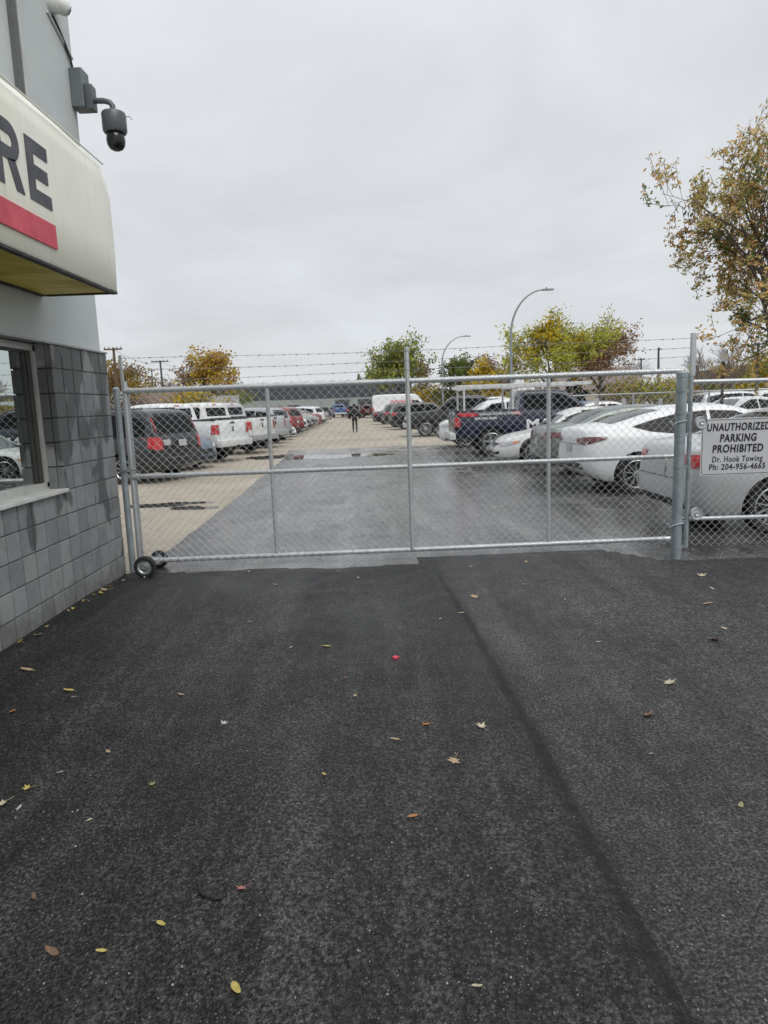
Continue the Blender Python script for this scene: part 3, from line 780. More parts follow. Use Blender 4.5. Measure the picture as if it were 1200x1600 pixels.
# ------------------------------------------------------------------ vehicles
def pchip(ctrl):
    xs = np.array([c[0] for c in ctrl], float); ys = np.array([c[1] for c in ctrl], float)
    h = np.diff(xs); d = np.diff(ys) / h; mm = np.zeros(len(xs))
    for i in range(1, len(xs) - 1):
        if d[i - 1] * d[i] > 0:
            w1 = 2 * h[i] + h[i - 1]; w2 = h[i] + 2 * h[i - 1]
            mm[i] = (w1 + w2) / (w1 / d[i - 1] + w2 / d[i])
    mm[0], mm[-1] = d[0], d[-1]
    def f(x):
        x = min(max(x, xs[0]), xs[-1]); i = min(len(h) - 1, max(0, int(np.searchsorted(xs, x) - 1)))
        t = (x - xs[i]) / h[i]
        return float((1 + 2 * t) * (1 - t) ** 2 * ys[i] + t * (1 - t) ** 2 * h[i] * mm[i] + t * t * (3 - 2 * t) * ys[i + 1] + t * t * (t - 1) * h[i] * mm[i + 1])
    return f

def loft(sp):
    top, belt, bot, hw = (pchip(sp[k]) for k in ('top', 'belt', 'bot', 'hw'))
    x0, x1 = sp['top'][0][0], sp['top'][-1][0]; tum = sp.get('tum', .34); crown = sp.get('crown', .025)
    xs = set(np.round(np.concatenate([np.linspace(x0, x0 + .3, 13), np.linspace(x0 + .3, x1 - .3, 64), np.linspace(x1 - .3, x1, 11)]), 4))
    for c in sp['top']: xs.add(round(c[0], 4))
    xs = sorted(xs); bm = bmesh.new(); rows = []
    for x in xs:
        w, zb_, zs, zt = hw(x), bot(x), belt(x), top(x)
        zt = max(zt, zb_ + .12); zs = min(zs, zt - .02); zs = max(zs, zb_ + .08)
        hl = zs - zb_; h = zt - zs; ws = w * .955; r = min(.10, h * .45); tm = tum * (h - r)
        fl = sp.get('flare', .012)
        P = [(0, zb_), (w * .75, zb_), (w * .90, zb_ + .015), (w * .955, zb_ + hl * .10), (w * .985, zb_ + hl * .28), (w + fl * .3, zb_ + hl * .48),
             (w + fl * .2, zb_ + hl * .66), (w * .988, zb_ + hl * .82), (w * .975, zb_ + hl * .94), (ws, zs),
             (ws - tm * .33, zs + (h - r) * .33), (ws - tm * .68, zs + (h - r) * .68), (ws - tm, zt - r),
             (ws - tm - r * .22, zt - r * .42), (ws - tm - r * .62, zt - r * .12), (ws - tm - r * 1.2, zt), ((ws - tm - r) * .5, zt + crown * .75 * min(1, h * 4 + .3)), (0, zt + crown * min(1, h * 4 + .3))]
        P = [(max(0, y), z) for y, z in P]
        row = [bm.verts.new((x, y, z)) for y, z in P] + [bm.verts.new((x, -y, z)) for y, z in P[-2:0:-1]]
        rows.append(row)
    n = len(rows[0])
    for a, b in zip(rows, rows[1:]):
        for j in range(n):
            bm.faces.new((a[j], a[(j + 1) % n], b[(j + 1) % n], b[j]))
    bm.faces.new(rows[0][::-1]); bm.faces.new(rows[-1])
    bmesh.ops.remove_doubles(bm, verts=bm.verts, dist=1e-5)
    bmesh.ops.recalc_face_normals(bm, faces=bm.faces)
    return bm

def patch(bvh, view, lo, hi, nu=10, nv=6, off=.005):
    us0, us1 = lo[0][0], lo[-1][0]
    L = lambda u: float(np.interp(u, [p[0] for p in lo], [p[1] for p in lo]))
    H = lambda u: float(np.interp(u, [p[0] for p in hi], [p[1] for p in hi]))
    vs = []; idx = {}; fs = []
    uu = sorted(set(list(np.linspace(us0, us1, nu + 1)) + [p[0] for p in lo + hi if us0 <= p[0] <= us1]))
    for i, u in enumerate(uu):
        for j in range(nv + 1):
            v = L(u) + (H(u) - L(u)) * j / nv
            if view == 'L': o, d = (u, 4, v), (0, -1, 0)
            elif view == 'R': o, d = (u, -4, v), (0, 1, 0)
            elif view == 'B': o, d = (-8, u, v), (1, 0, 0)
            elif view == 'F': o, d = (8, u, v), (-1, 0, 0)
            else: o, d = (u, v, 6), (0, 0, -1)
            h, nrm, _, _ = bvh.ray_cast(Vector(o), Vector(d))
            if h is None: continue
            if nrm.dot(Vector(d)) > 0: nrm = -nrm
            idx[(i, j)] = len(vs); vs.append(h + nrm * off * .5 - Vector(d) * off * .6)
    for i in range(len(uu) - 1):
        for j in range(nv):
            q = [idx.get((i, j)), idx.get((i + 1, j)), idx.get((i + 1, j + 1)), idx.get((i, j + 1))]
            if None not in q: fs.append(tuple(q))
    return vs, fs
def rect(u0, u1, v0, v1): return [(u0, v0), (u1, v0)], [(u0, v1), (u1, v1)]

# wheels: one pair of meshes per kind
WH = {}
def wheel_mesh(r, wd, kind):
    key = (r, wd, kind)
    if key in WH: return WH[key]
    ri = r * (.70 if kind != 'steel' else .60); h = wd / 2
    mb = MB(); mb.lathe([(ri, -h * .8), (r * .93, -h), (r * .985, -h * .8), (r, -h * .4), (r, h * .4), (r * .985, h * .8), (r * .93, h), (ri, h * .8)], 32, 'Y', closed=True)
    tyre = mb.mesh('tyre', RUBBER, True)
    mb = MB()
    mb.cur = 0
    mb.lathe([(ri * 1.01, h * .80), (ri * .97, h * .84), (ri * .92, h * .72), (ri * .90, h * .2)], 32, 'Y')
    mb.lathe([(ri * .26, h * .35), (ri * .24, h * .58), (ri * .12, h * .66), (0, h * .66)], 16, 'Y')
    ns = {'five': 5, 'ten': 10, 'steel': 5, 'six': 6}[kind]
    for s_ in range(ns):
        a = 2 * math.pi * s_ / ns + .2; wI, wO = (.16, .11) if kind == 'ten' else (.30, .40)
        if kind in ('steel', 'six'): wI, wO = .34, .46
        ca, sa = math.cos(a), math.sin(a)
        P = []
        for rr, ww, yy in ((ri * .18, wI * ri * .6, h * .60), (ri * .94, wO * ri * .62, h * .66)):
            for sg_ in (-1, 1):
                x = rr * ca - sg_ * ww / 1.0 * .5 * sa; z = rr * sa + sg_ * ww * .5 * ca
                P.append((x, yy, z)); P.append((x, yy - h * .25, z))
        mb.add(P, [(0, 2, 6, 4), (1, 5, 7, 3), (0, 4, 5, 1), (2, 3, 7, 6)])
    mb.cur = 1
    mb.lathe([(ri * .93, h * .05), (0, h * .05)], 24, 'Y'); mb.lathe([(0, -h * .5), (ri, -h * .7)], 24, 'Y')
    rim = mb.mesh('rim', [STEELRIM if kind == 'steel' else RIM, BLACK], True, 30)
    WH[key] = (tyre, rim); return WH[key]

MODELS = {}
def define(key, sp):
    bm = loft(sp); bvh = BVHTree.FromBMesh(bm)
    me = bpy.data.meshes.new(key + '_body'); bm.to_mesh(me); bm.free()
    me.materials.append(None); me.materials.append(BLACK)
    W = max(c[1] for c in sp['hw'])
    # cut the wheel arches (and a pickup's bed) out of the body
    tmp = bpy.data.objects.new('tmp', me); C.objects.link(tmp)
    cm = MB(); cm.cur = 1
    for (wx, wr) in sp['wheels']:
        rr = wr * 1.15 + .01
        for s_ in (-1, 1):
            prof = [(rr * math.cos(a), rr * math.sin(a)) for a in np.linspace(0, 2 * math.pi, 28, endpoint=False)]
            y0, y1 = s_ * (W - .27), s_ * (W + .2); k = len(prof)
            vs = [(wx + a, y0, wr + b * .97) for a, b in prof] + [(wx + a, y1, wr + b * .97) for a, b in prof]
            fs = [(i, (i + 1) % k, (i + 1) % k + k, i + k) for i in range(k)] + [tuple(range(k))[::-1], tuple(range(k, 2 * k))]
            if s_ > 0: fs = [f[::-1] for f in fs]
            cm.add(vs, fs)
    for bx in sp.get('cut', []): cm.box(*bx)
    cme = cm.mesh('cut', [BLACK, BLACK])
    b2 = bmesh.new(); b2.from_mesh(cme); bmesh.ops.recalc_face_normals(b2, faces=b2.faces); b2.to_mesh(cme); b2.free()
    co = bpy.data.objects.new('cut', cme); C.objects.link(co)
    md = tmp.modifiers.new('b', 'BOOLEAN'); md.operation = 'DIFFERENCE'; md.object = co; md.solver = 'EXACT'; md.material_mode = 'INDEX'
    dg = bpy.context.evaluated_depsgraph_get(); dg.update()
    out = bpy.data.meshes.new_from_object(tmp.evaluated_get(dg)); out.name = key + '_body'
    bpy.data.objects.remove(tmp); bpy.data.objects.remove(co)
    while len(out.materials) < 2: out.materials.append(BLACK)
    out.polygons.foreach_set('use_smooth', [True] * len(out.polygons)); out.set_sharp_from_angle(angle=R(40))
    parts = []   # (name, mesh, location, parent index)
    def P(name, patches, mat, sub=None):
        mb = MB()
        for (vs, fs) in patches: mb.add(vs, fs)
        if not mb.f: return
        parts.append((name, mb.mesh(name, mat, True, 50), (0, 0, 0), sub))
    for (lo_, hi_) in sp.get('side', []):
        for v in 'LR': P('side_window', [patch(bvh, v, lo_, hi_, 10, 5)], CARGLASS)
    if 'ws' in sp:
        xa, xb, ya, yb = sp['ws']
        P('windshield', [patch(bvh, 'T', [(xa, -ya), (xb, -yb)], [(xa, ya), (xb, yb)], 8, 10)], CLEARGLASS)
    if 'rw' in sp:
        if sp['rw'][0] == 'B': P('rear_window', [patch(bvh, 'B', sp['rw'][1], sp['rw'][2], 10, 6)], CARGLASS)
        else:
            _, xa, xb, ya, yb = sp['rw']
            P('rear_window', [patch(bvh, 'T', [(xa, -ya), (xb, -yb)], [(xa, ya), (xb, yb)], 8, 10)], CARGLASS)
    for (nm, mat, specs) in sp.get('pair', []):      # mirrored lamp-like parts: list of (view, lo, hi)
        for s_ in (1, -1):
            L_ = []
            for (v, lo_, hi_) in specs:
                if v == 'S': L_.append(patch(bvh, 'L' if s_ > 0 else 'R', lo_, hi_, 5, 4, .012))
                else:
                    l2 = sorted([(u * s_, z) for u, z in lo_]); h2 = sorted([(u * s_, z) for u, z in hi_])
                    L_.append(patch(bvh, v, l2, h2, 5, 4, .012))
            P(nm, L_, mat)
    for (nm, mat, v, lo_, hi_) in sp.get('deco', []): P(nm, [patch(bvh, v, lo_, hi_, 12, 4, .009)], mat)
    for (nm, mat, xa, xb, za, zb_) in sp.get('sidedeco', []):
        for v in 'LR': P(nm, [patch(bvh, v, *rect(xa, xb, za, zb_), 6, 3, .007)], mat)
    zs0, zs1 = sp.get('seamz', (.40, .95))
    for x in sp.get('seams', []):
        for v in 'LR': P('door_seam', [patch(bvh, v, *rect(x - .004, x + .004, zs0, zs1), 1, 6, .003)], SEAM)
    for (x, z) in sp.get('handles', []):
        for s_, v in ((1, 'L'), (-1, 'R')):
            h, nrm, _, _ = bvh.ray_cast(Vector((x, s_ * 4, z)), Vector((0, -s_, 0)))
            if h:
                mb = MB(); mb.box((x, h.y + s_ * .018, z), (.20, .028, .032), bevel=.01)
                parts.append(('door_handle', mb.mesh('door_handle', sp.get('hmat') or BLACK, True), (0, 0, 0), None))
    if 'mirror' in sp:
        x, z, big = sp['mirror']
        for s_ in (1, -1):
            h, nrm, _, _ = bvh.ray_cast(Vector((x, s_ * 4, z)), Vector((0, -s_, 0)))
            if h:
                mb = MB(); mb.box((x + .02, h.y + s_ * (.10 + .03 * big), z + .02), (.10, .17 + .05 * big, .13 + .1 * big), bevel=.035); mb.tube([(x, h.y - s_ * .02, z - .03), (x + .01, h.y + s_ * .08, z - .01)], .022, 6)
                parts.append(('mirror', mb.mesh('mirror', sp.get('mmat') or BLACK, True), (0, 0, 0), None))
    for fn in sp.get('extra', []): parts += fn(sp, bvh, W)
    MODELS[key] = dict(body=out, parts=parts, sp=sp, W=W, bvh=bvh)

def place(key, name, label, cat, pm, pos, rot, anchor=(0, 0), wheels='ten', group=None, lod=0, wy=None):
    M = MODELS[key]; sp = M['sp']; a = R(rot)
    ax = anchor[0] * math.cos(a) - anchor[1] * math.sin(a); ay = anchor[0] * math.sin(a) + anchor[1] * math.cos(a)
    t = thing(name, label, cat, (pos[0] - ax, pos[1] - ay, -.004), a, group)
    link('body', M['body'], t, mat=pm)
    for (nm, me, loc, sub_) in M['parts']:
        if lod and nm in ('door_seam', 'door_handle'): continue
        link(nm, me, t, loc)
    for (wx, wr) in sp['wheels']:
        for s_ in (-1, 1):
            ty, rm = wheel_mesh(wr, sp.get('ww', .22), wheels)
            w_ = link('wheel', ty, t, (wx, s_ * (M['W'] - .125), wr), (0, 0, 0 if s_ > 0 else math.pi))
            link('rim', rm, w_)
    return t

def boxes(name, mat, blist, bevel=.012):
    def fn(sp, bvh, W):
        out = []
        for (c, d) in blist:
            mb = MB(); mb.box(c, d, bevel=min(bevel, min(d) * .3)); out.append((name, mb.mesh(name, mat, True), (0, 0, 0), None))
        return out
    return fn
def plate_at(view, y, z, w=.31, h=.155):
    return ('plate', PLATE, view, *rect(y - w / 2, y + w / 2, z - h / 2, z + h / 2))

# --- minivan
define('minivan', dict(
    top=[(-2.57, .80), (-2.545, 1.02), (-2.49, 1.14), (-2.30, 1.60), (-2.18, 1.70), (-1.8, 1.745), (-.8, 1.765), (.3, 1.74), (.72, 1.66), (1.55, 1.15), (1.75, 1.07), (2.3, .94), (2.5, .80), (2.57, .62)],
    belt=[(-2.57, .80), (-2.45, 1.03), (-2.0, 1.06), (1.4, 1.02), (2.3, .86), (2.57, .58)], bot=[(-2.57, .42), (-2.35, .30), (-1.9, .22), (1.9, .2), (2.3, .22), (2.57, .34)],
    hw=[(-2.57, .84), (-2.52, .90), (-2.35, .965), (-1.6, .99), (1.2, .99), (2.0, .95), (2.4, .80), (2.57, .55)], tum=.22, wheels=((-1.55, .345), (1.53, .345)),
    side=[([(-2.22, 1.13), (-1.5, 1.09)], [(-2.22, 1.42), (-2.10, 1.53), (-1.5, 1.62)]), ([(-1.42, 1.09), (-.25, 1.07)], [(-1.42, 1.63), (-.25, 1.64)]), ([(-.17, 1.07), (1.15, 1.06)], [(-.17, 1.64), (.45, 1.58), (1.15, 1.16)])],
    ws=(.80, 1.50, .58, .70), rw=('B', [(-.72, 1.16), (.72, 1.16)], [(-.72, 1.54), (-.60, 1.605), (.60, 1.605), (.72, 1.54)]),
    pair=[('taillight', TAIL, [('B', [(.70, .80), (.93, .80)], [(.70, 1.085), (.93, 1.085)]), ('S', [(-2.54, .80), (-2.33, .86)], [(-2.54, 1.10), (-2.33, 1.10)])]),
          ('upper_lamp', TAIL, [('B', [(.765, 1.30), (.80, 1.18)], [(.765, 1.58), (.80, 1.50)])]),
          ('headlight', HEAD, [('F', [(.35, .68), (.75, .70)], [(.35, .80), (.75, .88)])])],
    deco=[plate_at('B', -.06, .93), ('sticker', PLATE, 'B', *rect(.40, .66, .90, 1.03)), ('plate_recess', BLACK, 'B', *rect(-.36, .36, .83, .99)), ('bumper_strip', CHROME, 'B', *rect(-.62, .62, .575, .60)),
          ('spoiler_vent', BLACK, 'B', *rect(-.58, .58, 1.628, 1.655)), ('grille', BLACK, 'F', *rect(-.34, .34, .55, .74))],
    seams=[-1.46, -.21, 1.2], seamz=(.36, 1.0), handles=[(-1.2, .98), (-.02, .97)], mirror=(.92, 1.08, 0),
    extra=[boxes('roof_rail', BLACK, [((-.9, .62, 1.775), (2.2, .035, .035)), ((-.9, -.62, 1.775), (2.2, .035, .035))])]))
# the plate lies over its recess: lift it
for (nm, me, loc, sub_) in MODELS['minivan']['parts']:
    if nm == 'plate': me.transform(Matrix.Translation((-.008, 0, 0)))

# --- sedan, four doors
SED = dict(
    top=[(-2.40, .62), (-2.37, .88), (-2.30, 1.03), (-2.05, 1.075), (-1.72, 1.11), (-1.05, 1.37), (-.55, 1.45), (.05, 1.455), (.5, 1.37), (1.12, 1.05), (1.32, .99), (1.95, .87), (2.25, .74), (2.37, .60), (2.40, .52)],
    belt=[(-2.40, .60), (-2.3, .90), (-1.9, .95), (1.2, .91), (1.9, .80), (2.40, .46)], bot=[(-2.40, .36), (-2.2, .24), (-1.8, .19), (1.9, .18), (2.25, .19), (2.40, .27)],
    hw=[(-2.40, .68), (-2.34, .79), (-2.15, .875), (-1.5, .91), (1.3, .91), (1.95, .875), (2.25, .74), (2.40, .48)], tum=.42, wheels=((-1.40, .33), (1.42, .33)),
    side=[([(-1.55, 1.04), (-.22, .98)], [(-1.55, 1.10), (-1.05, 1.27), (-.22, 1.36)]), ([(-.14, .98), (.98, .97)], [(-.14, 1.36), (.25, 1.34), (.98, 1.04)])],
    ws=(.52, 1.16, .52, .64), rw=('T', -1.68, -1.0, .62, .50),
    pair=[('taillight', TAIL, [('B', [(.50, .82), (.80, .80)], [(.50, .95), (.80, .96)]), ('S', [(-2.36, .80), (-2.06, .86)], [(-2.36, .96), (-2.06, .95)])]),
          ('headlight', HEAD, [('F', [(.40, .60), (.70, .62)], [(.40, .67), (.70, .80)]), ('S', [(1.85, .70), (2.28, .58)], [(1.85, .80), (2.28, .72)])])],
    deco=[plate_at('B', 0, .74), ('bumper_insert', BLACK, 'B', *rect(-.6, .6, .28, .40)), ('grille', BLACK, 'F', *rect(-.36, .36, .44, .58)), ('lower_grille', BLACK, 'F', *rect(-.45, .45, .28, .38)),
          ('trunk_seam', SEAM, 'B', *rect(-.62, .62, .650, .658))],
    seams=[-1.28, -.18, 1.02], seamz=(.34, .94), handles=[(-1.0, .87), (.08, .86)], mirror=(.80, .98, 0))
SED['deco'] = SED['deco'] + [('trunk_garnish', CHROME, 'B', *rect(-.46, .46, .855, .885))]
define('sedan', SED)
SD = dict(SED); SD['pair'] = [('taillight', TAILD, SED['pair'][0][2]), SED['pair'][1]]
define('sedan_dark_lamps', SD)
# --- sleek fastback sedan
FB = dict(SED)
FB.update(top=[(-2.36, .58), (-2.34, .92), (-2.27, 1.11), (-2.15, 1.135), (-1.75, 1.20), (-1.1, 1.37), (-.45, 1.465), (.05, 1.475), (.5, 1.39), (1.15, 1.08), (1.4, .97), (1.95, .83), (2.2, .70), (2.34, .52)],
    belt=[(-2.36, .58), (-2.28, .95), (-1.8, 1.0), (1.2, .93), (1.9, .76), (2.34, .46)], bot=[(-2.36, .46), (-2.2, .34), (-1.9, .22), (1.9, .17), (2.2, .19), (2.34, .27)],
    hw=[(-2.36, .70), (-2.30, .80), (-2.1, .89), (-1.5, .925), (1.3, .92), (1.95, .88), (2.2, .76), (2.34, .5)], wheels=((-1.43, .345), (1.45, .345)), tum=.46,
    side=[([(-1.50, 1.145), (-1.2, 1.06), (-.85, 1.02), (-.20, 1.0)], [(-1.50, 1.155), (-1.1, 1.265), (-.7, 1.345), (-.20, 1.385)]), ([(-.14, 1.0), (1.08, .99)], [(-.14, 1.385), (.3, 1.36), (1.08, 1.04)])],
    ws=(.50, 1.25, .52, .66), rw=('T', -1.80, -.95, .56, .52),
    pair=[('taillight', TAILD, [('B', [(.46, .90), (.80, .86)], [(.46, .965), (.80, 1.0)]), ('S', [(-2.31, .865), (-1.95, .965)], [(-2.31, 1.0), (-1.95, 1.0)])]),
          ('headlight', HEAD, [('F', [(.40, .60), (.70, .62)], [(.40, .67), (.70, .76)])])],
    deco=[plate_at('B', 0, .78), ('diffuser', BLACK, 'B', *rect(-.72, .72, .44, .545)), ('lower_grille', BLACK, 'F', *rect(-.45, .45, .28, .38)), ('trunk_seam', SEAM, 'B', *rect(-.6, .6, .86, .868))],
    handles=[(-.62, .90), (.35, .89)], seams=[-1.05, -.17, 1.06], seamz=(.34, .99), mirror=(.88, 1.02, 0))
define('fastback', FB)
# --- sporty sedan seen from its nose
SP = dict(SED)
SP.update(mirror=(.74, .93, 0), top=[(-2.33, .62), (-2.30, .88), (-2.22, 1.02), (-1.95, 1.06), (-1.65, 1.09), (-1.05, 1.33), (-.55, 1.40), (.0, 1.40), (.36, 1.30), (.98, .93), (1.18, .85), (1.85, .72), (2.14, .59), (2.28, .47), (2.33, .40)],
    belt=[(-2.33, .60), (-2.2, .90), (-1.9, .94), (1.1, .80), (1.8, .66), (2.33, .38)], hw=[(-2.33, .68), (-2.27, .79), (-2.1, .87), (-1.5, .90), (1.2, .90), (1.9, .86), (2.18, .70), (2.33, .46)],
    bot=[(-2.33, .36), (-2.1, .24), (-1.8, .19), (1.9, .17), (2.2, .17), (2.33, .22)], wheels=((-1.36, .33), (1.38, .33)),
    pair=SED['pair'][:1] + [('headlight', HEAD, [('F', [(.34, .50), (.66, .53)], [(.34, .56), (.66, .63)]), ('S', [(1.74, .58), (2.22, .46)], [(1.74, .64), (2.22, .56)])]),
          ('turn_lamp', AMBER, [('S', [(1.78, .575), (1.92, .545)], [(1.78, .63), (1.92, .605)])]), ('fog_lamp', BLACK, [('F', [(.40, .26), (.62, .28)], [(.40, .32), (.62, .36)])])],
    deco=[('grille', BLACK, 'F', *rect(-.30, .30, .46, .55)), plate_at('F', 0, .38), ('lower_grille', BLACK, 'F', *rect(-.34, .34, .24, .34)), plate_at('B', 0, .74)])
define('sport_sedan', SP)

# --- pickup, crew cab
def pickup(key, H=1.95, cabx=-.95, L=2.93, rail_z=1.36, sidewin=None, extra=[], tail=TAIL, tz=(.92, 1.22), front_chrome=True, rear_chrome=PLATE):
    sp = dict(
        top=[(-L, 1.0), (-L + .012, rail_z - .03), (-L + .05, rail_z), (cabx - .03, rail_z + .02), (cabx, rail_z + .06), (cabx + .09, H - .13), (cabx + .22, H - .02), (cabx + .7, H), (.35, H - .03), (.62, H - .13), (1.25, 1.34), (1.42, 1.27), (2.4, 1.20), (L - .18, 1.10), (L - .04, .98), (L, .88)],
        belt=[(-L, .95), (-L + .03, rail_z - .10), (cabx, rail_z - .06), (1.25, 1.22), (2.4, 1.10), (L, .86)], bot=[(-L, .56), (-L + .4, .50), (-1.2, .46), (1.3, .44), (L - .3, .42), (L, .48)],
        hw=[(-L, .955), (-L + .06, .985), (-L + .3, 1.0), (cabx, 1.0), (1.3, 1.0), (2.3, .99), (L - .12, .93), (L, .84)], tum=.20, crown=.02, flare=.02, wheels=((-1.78, .405), (1.86, .405)), ww=.28,
        cut=[((-L + (L + cabx) / 2 + .0, 0, rail_z + .22), (L + cabx - .16, 1.62, 1.35))],
        side=sidewin or [([(cabx + .16, 1.38), (.02, 1.36)], [(cabx + .16, 1.74), (cabx + .26, 1.81), (.02, 1.82)]), ([(.11, 1.36), (1.02, 1.34)], [(.11, 1.82), (.42, 1.79), (1.02, 1.40)])],
        ws=(.64, 1.22, .60, .72), rw=('B', [(-.66, 1.46), (.66, 1.46)], [(-.62, 1.78), (.62, 1.78)]),
        pair=[('taillight', tail, [('B', [(.82, tz[0]), (.965, tz[0])], [(.82, tz[1]), (.965, tz[1])]), ('S', [(-L + .02, tz[0]), (-L + .17, tz[0])], [(-L + .02, tz[1]), (-L + .17, tz[1])])]),
              ('headlight', HEAD, [('F', [(.60, .88), (.88, .88)], [(.60, 1.08), (.88, 1.04)]), ('S', [(L - .26, .90), (L - .05, .90)], [(L - .26, 1.06), (L - .05, 1.04)])])],
        deco=[('tailgate_handle', BLACK, 'B', *rect(-.13, .13, rail_z - .12, rail_z - .07)), ('tailgate_seam', SEAM, 'B', *rect(-.79, -.78, .72, rail_z - .01)), ('tailgate_seam', SEAM, 'B', *rect(.78, .79, .72, rail_z - .01)),
              ('tailgate_seam', SEAM, 'B', *rect(-.79, .79, .70, .71)), ('brake_light', TAIL, 'B', *rect(-.12, .12, H - .10, H - .055)),
              ('grille', CHROME if front_chrome else BLACK, 'F', *rect(-.55, .55, .76, 1.02)), ('badge', BLACK, 'B', [(-.05, 1.02), (0, .97), (.05, 1.02)], [(-.05, 1.14), (.05, 1.14)])],
        seams=[cabx + .02, .06, 1.12], seamz=(.55, 1.30), handles=[(-.70, 1.2), (.24, 1.19)], mirror=(.86, 1.36, 1),
        extra=[boxes('bed_rail', BLACK, [((-L + (L + cabx) / 2 + .0, s_ * .90, rail_z + .012), (L + cabx - .10, .10, .03)) for s_ in (-1, 1)] + [((-L + .05, 0, rail_z + .008), (.06, 1.5, .022))], .006), boxes('bumper', rear_chrome, [((-L - .06, 0, .62), (.20, 1.92, .22))], .04), boxes('hitch', BLACK, [((-L - .15, 0, .50), (.12, .09, .08)), ((-L + .1, 0, .46), (.2, 1.2, .08))]),
               boxes('front_bumper', CHROME if front_chrome else BLACK, [((L - .02, 0, .60), (.22, 1.84, .24))], .05)] + extra)
    define(key, sp)
WBUMP = simple('painted_bumper', (.58, .59, .58), .35, 0, .12)
GBUMP = simple('silver_bumper', (.36, .37, .38), .35, .3, .12)
pickup('pickup', rear_chrome=WBUMP)
pickup('pickup_grey_bumper', rear_chrome=GBUMP, H=1.98)
pickup('work_pickup', H=1.96, tail=TAIL, rear_chrome=WBUMP, tz=(.90, 1.20))
# --- crossover
SUVS = dict(
    top=[(-2.33, .80), (-2.30, 1.05), (-2.24, 1.17), (-2.05, 1.55), (-1.9, 1.65), (-1.4, 1.70), (-.3, 1.72), (.3, 1.68), (.62, 1.58), (1.25, 1.14), (1.42, 1.07), (2.0, .98), (2.22, .86), (2.33, .66)],
    belt=[(-2.33, .8), (-2.2, 1.08), (1.2, 1.02), (2.0, .90), (2.33, .60)], bot=[(-2.33, .46), (-2.1, .34), (-1.7, .25), (1.8, .24), (2.15, .26), (2.33, .36)],
    hw=[(-2.33, .78), (-2.27, .86), (-2.1, .915), (-1.4, .935), (1.3, .935), (1.95, .90), (2.22, .77), (2.33, .58)], tum=.28, wheels=((-1.35, .36), (1.38, .36)),
    side=[([(-1.98, 1.18), (-1.25, 1.12)], [(-1.98, 1.36), (-1.85, 1.48), (-1.25, 1.57)]), ([(-1.17, 1.12), (-.14, 1.10)], [(-1.17, 1.58), (-.14, 1.60)]), ([(-.06, 1.10), (1.0, 1.09)], [(-.06, 1.60), (.4, 1.55), (1.0, 1.16)])],
    ws=(.66, 1.26, .56, .68), rw=('B', [(-.62, 1.20), (.62, 1.20)], [(-.56, 1.53), (.56, 1.53)]),
    pair=[('taillight', TAIL, [('B', [(.58, .95), (.86, .90)], [(.58, 1.07), (.86, 1.12)]), ('S', [(-2.28, .92), (-2.02, .98)], [(-2.28, 1.12), (-2.02, 1.10)])]),
          ('headlight', HEAD, [('F', [(.44, .74), (.74, .76)], [(.44, .82), (.74, .92)]), ('S', [(1.82, .80), (2.2, .74)], [(1.82, .90), (2.2, .86)])])],
    deco=[plate_at('B', 0, .86), ('bumper_insert', BLACK, 'B', *rect(-.7, .7, .36, .56)), ('grille', BLACK, 'F', *rect(-.40, .40, .60, .80)), ('lower_grille', BLACK, 'F', *rect(-.5, .5, .36, .50)), plate_at('F', 0, .55),
          ('spoiler_shade', BLACK, 'B', *rect(-.55, .55, 1.555, 1.59))],
    sidedeco=[('sill_cladding', BLACK, -.92, .95, .26, .36)], seams=[-1.2, -.1, 1.06], seamz=(.40, 1.05), handles=[(-.95, 1.0), (.12, .99)], mirror=(.84, 1.10, 0))
define('crossover', SUVS)
# --- high-roof cargo van
define('van', dict(
    top=[(-2.95, 2.15), (-2.92, 2.45), (-2.8, 2.56), (-1.5, 2.62), (1.1, 2.60), (1.45, 2.50), (2.15, 1.56), (2.3, 1.42), (2.75, 1.22), (2.9, 1.05), (2.95, .8)],
    belt=[(-2.95, 1.25), (2.0, 1.25), (2.6, 1.05), (2.95, .75)], bot=[(-2.95, .45), (-2.5, .38), (2.5, .32), (2.95, .4)],
    hw=[(-2.95, .96), (-2.9, 1.0), (-2.5, 1.02), (1.8, 1.02), (2.5, .96), (2.95, .7)], tum=.10, wheels=((-1.7, .36), (1.95, .36)),
    side=[([(.98, 1.38), (2.0, 1.34)], [(.98, 2.0), (1.5, 1.98), (2.0, 1.50)])], ws=(1.5, 2.2, .74, .84),
    rw=('B', [(-.8, 1.40), (.8, 1.40)], [(-.8, 1.95), (.8, 1.95)]),
    pair=[('taillight', TAIL, [('B', [(.90, 1.0), (1.0, 1.0)], [(.90, 1.4), (1.0, 1.4)]), ('S', [(-2.93, 1.0), (-2.82, 1.0)], [(-2.93, 1.4), (-2.82, 1.4)])]), ('headlight', HEAD, [('F', [(.45, .85), (.8, .85)], [(.45, 1.0), (.8, 1.08)])])],
    deco=[('grille', BLACK, 'F', *rect(-.42, .42, .72, .98)), ('door_gap', SEAM, 'B', *rect(-.006, .006, .6, 2.4)), plate_at('B', .5, .9)],
    seams=[.92, 2.05, -.35], seamz=(.5, 1.9), mirror=(1.85, 1.45, 1), extra=[boxes('bumper', BLACK, [((-2.98, 0, .50), (.16, 1.9, .18))], .04)]))

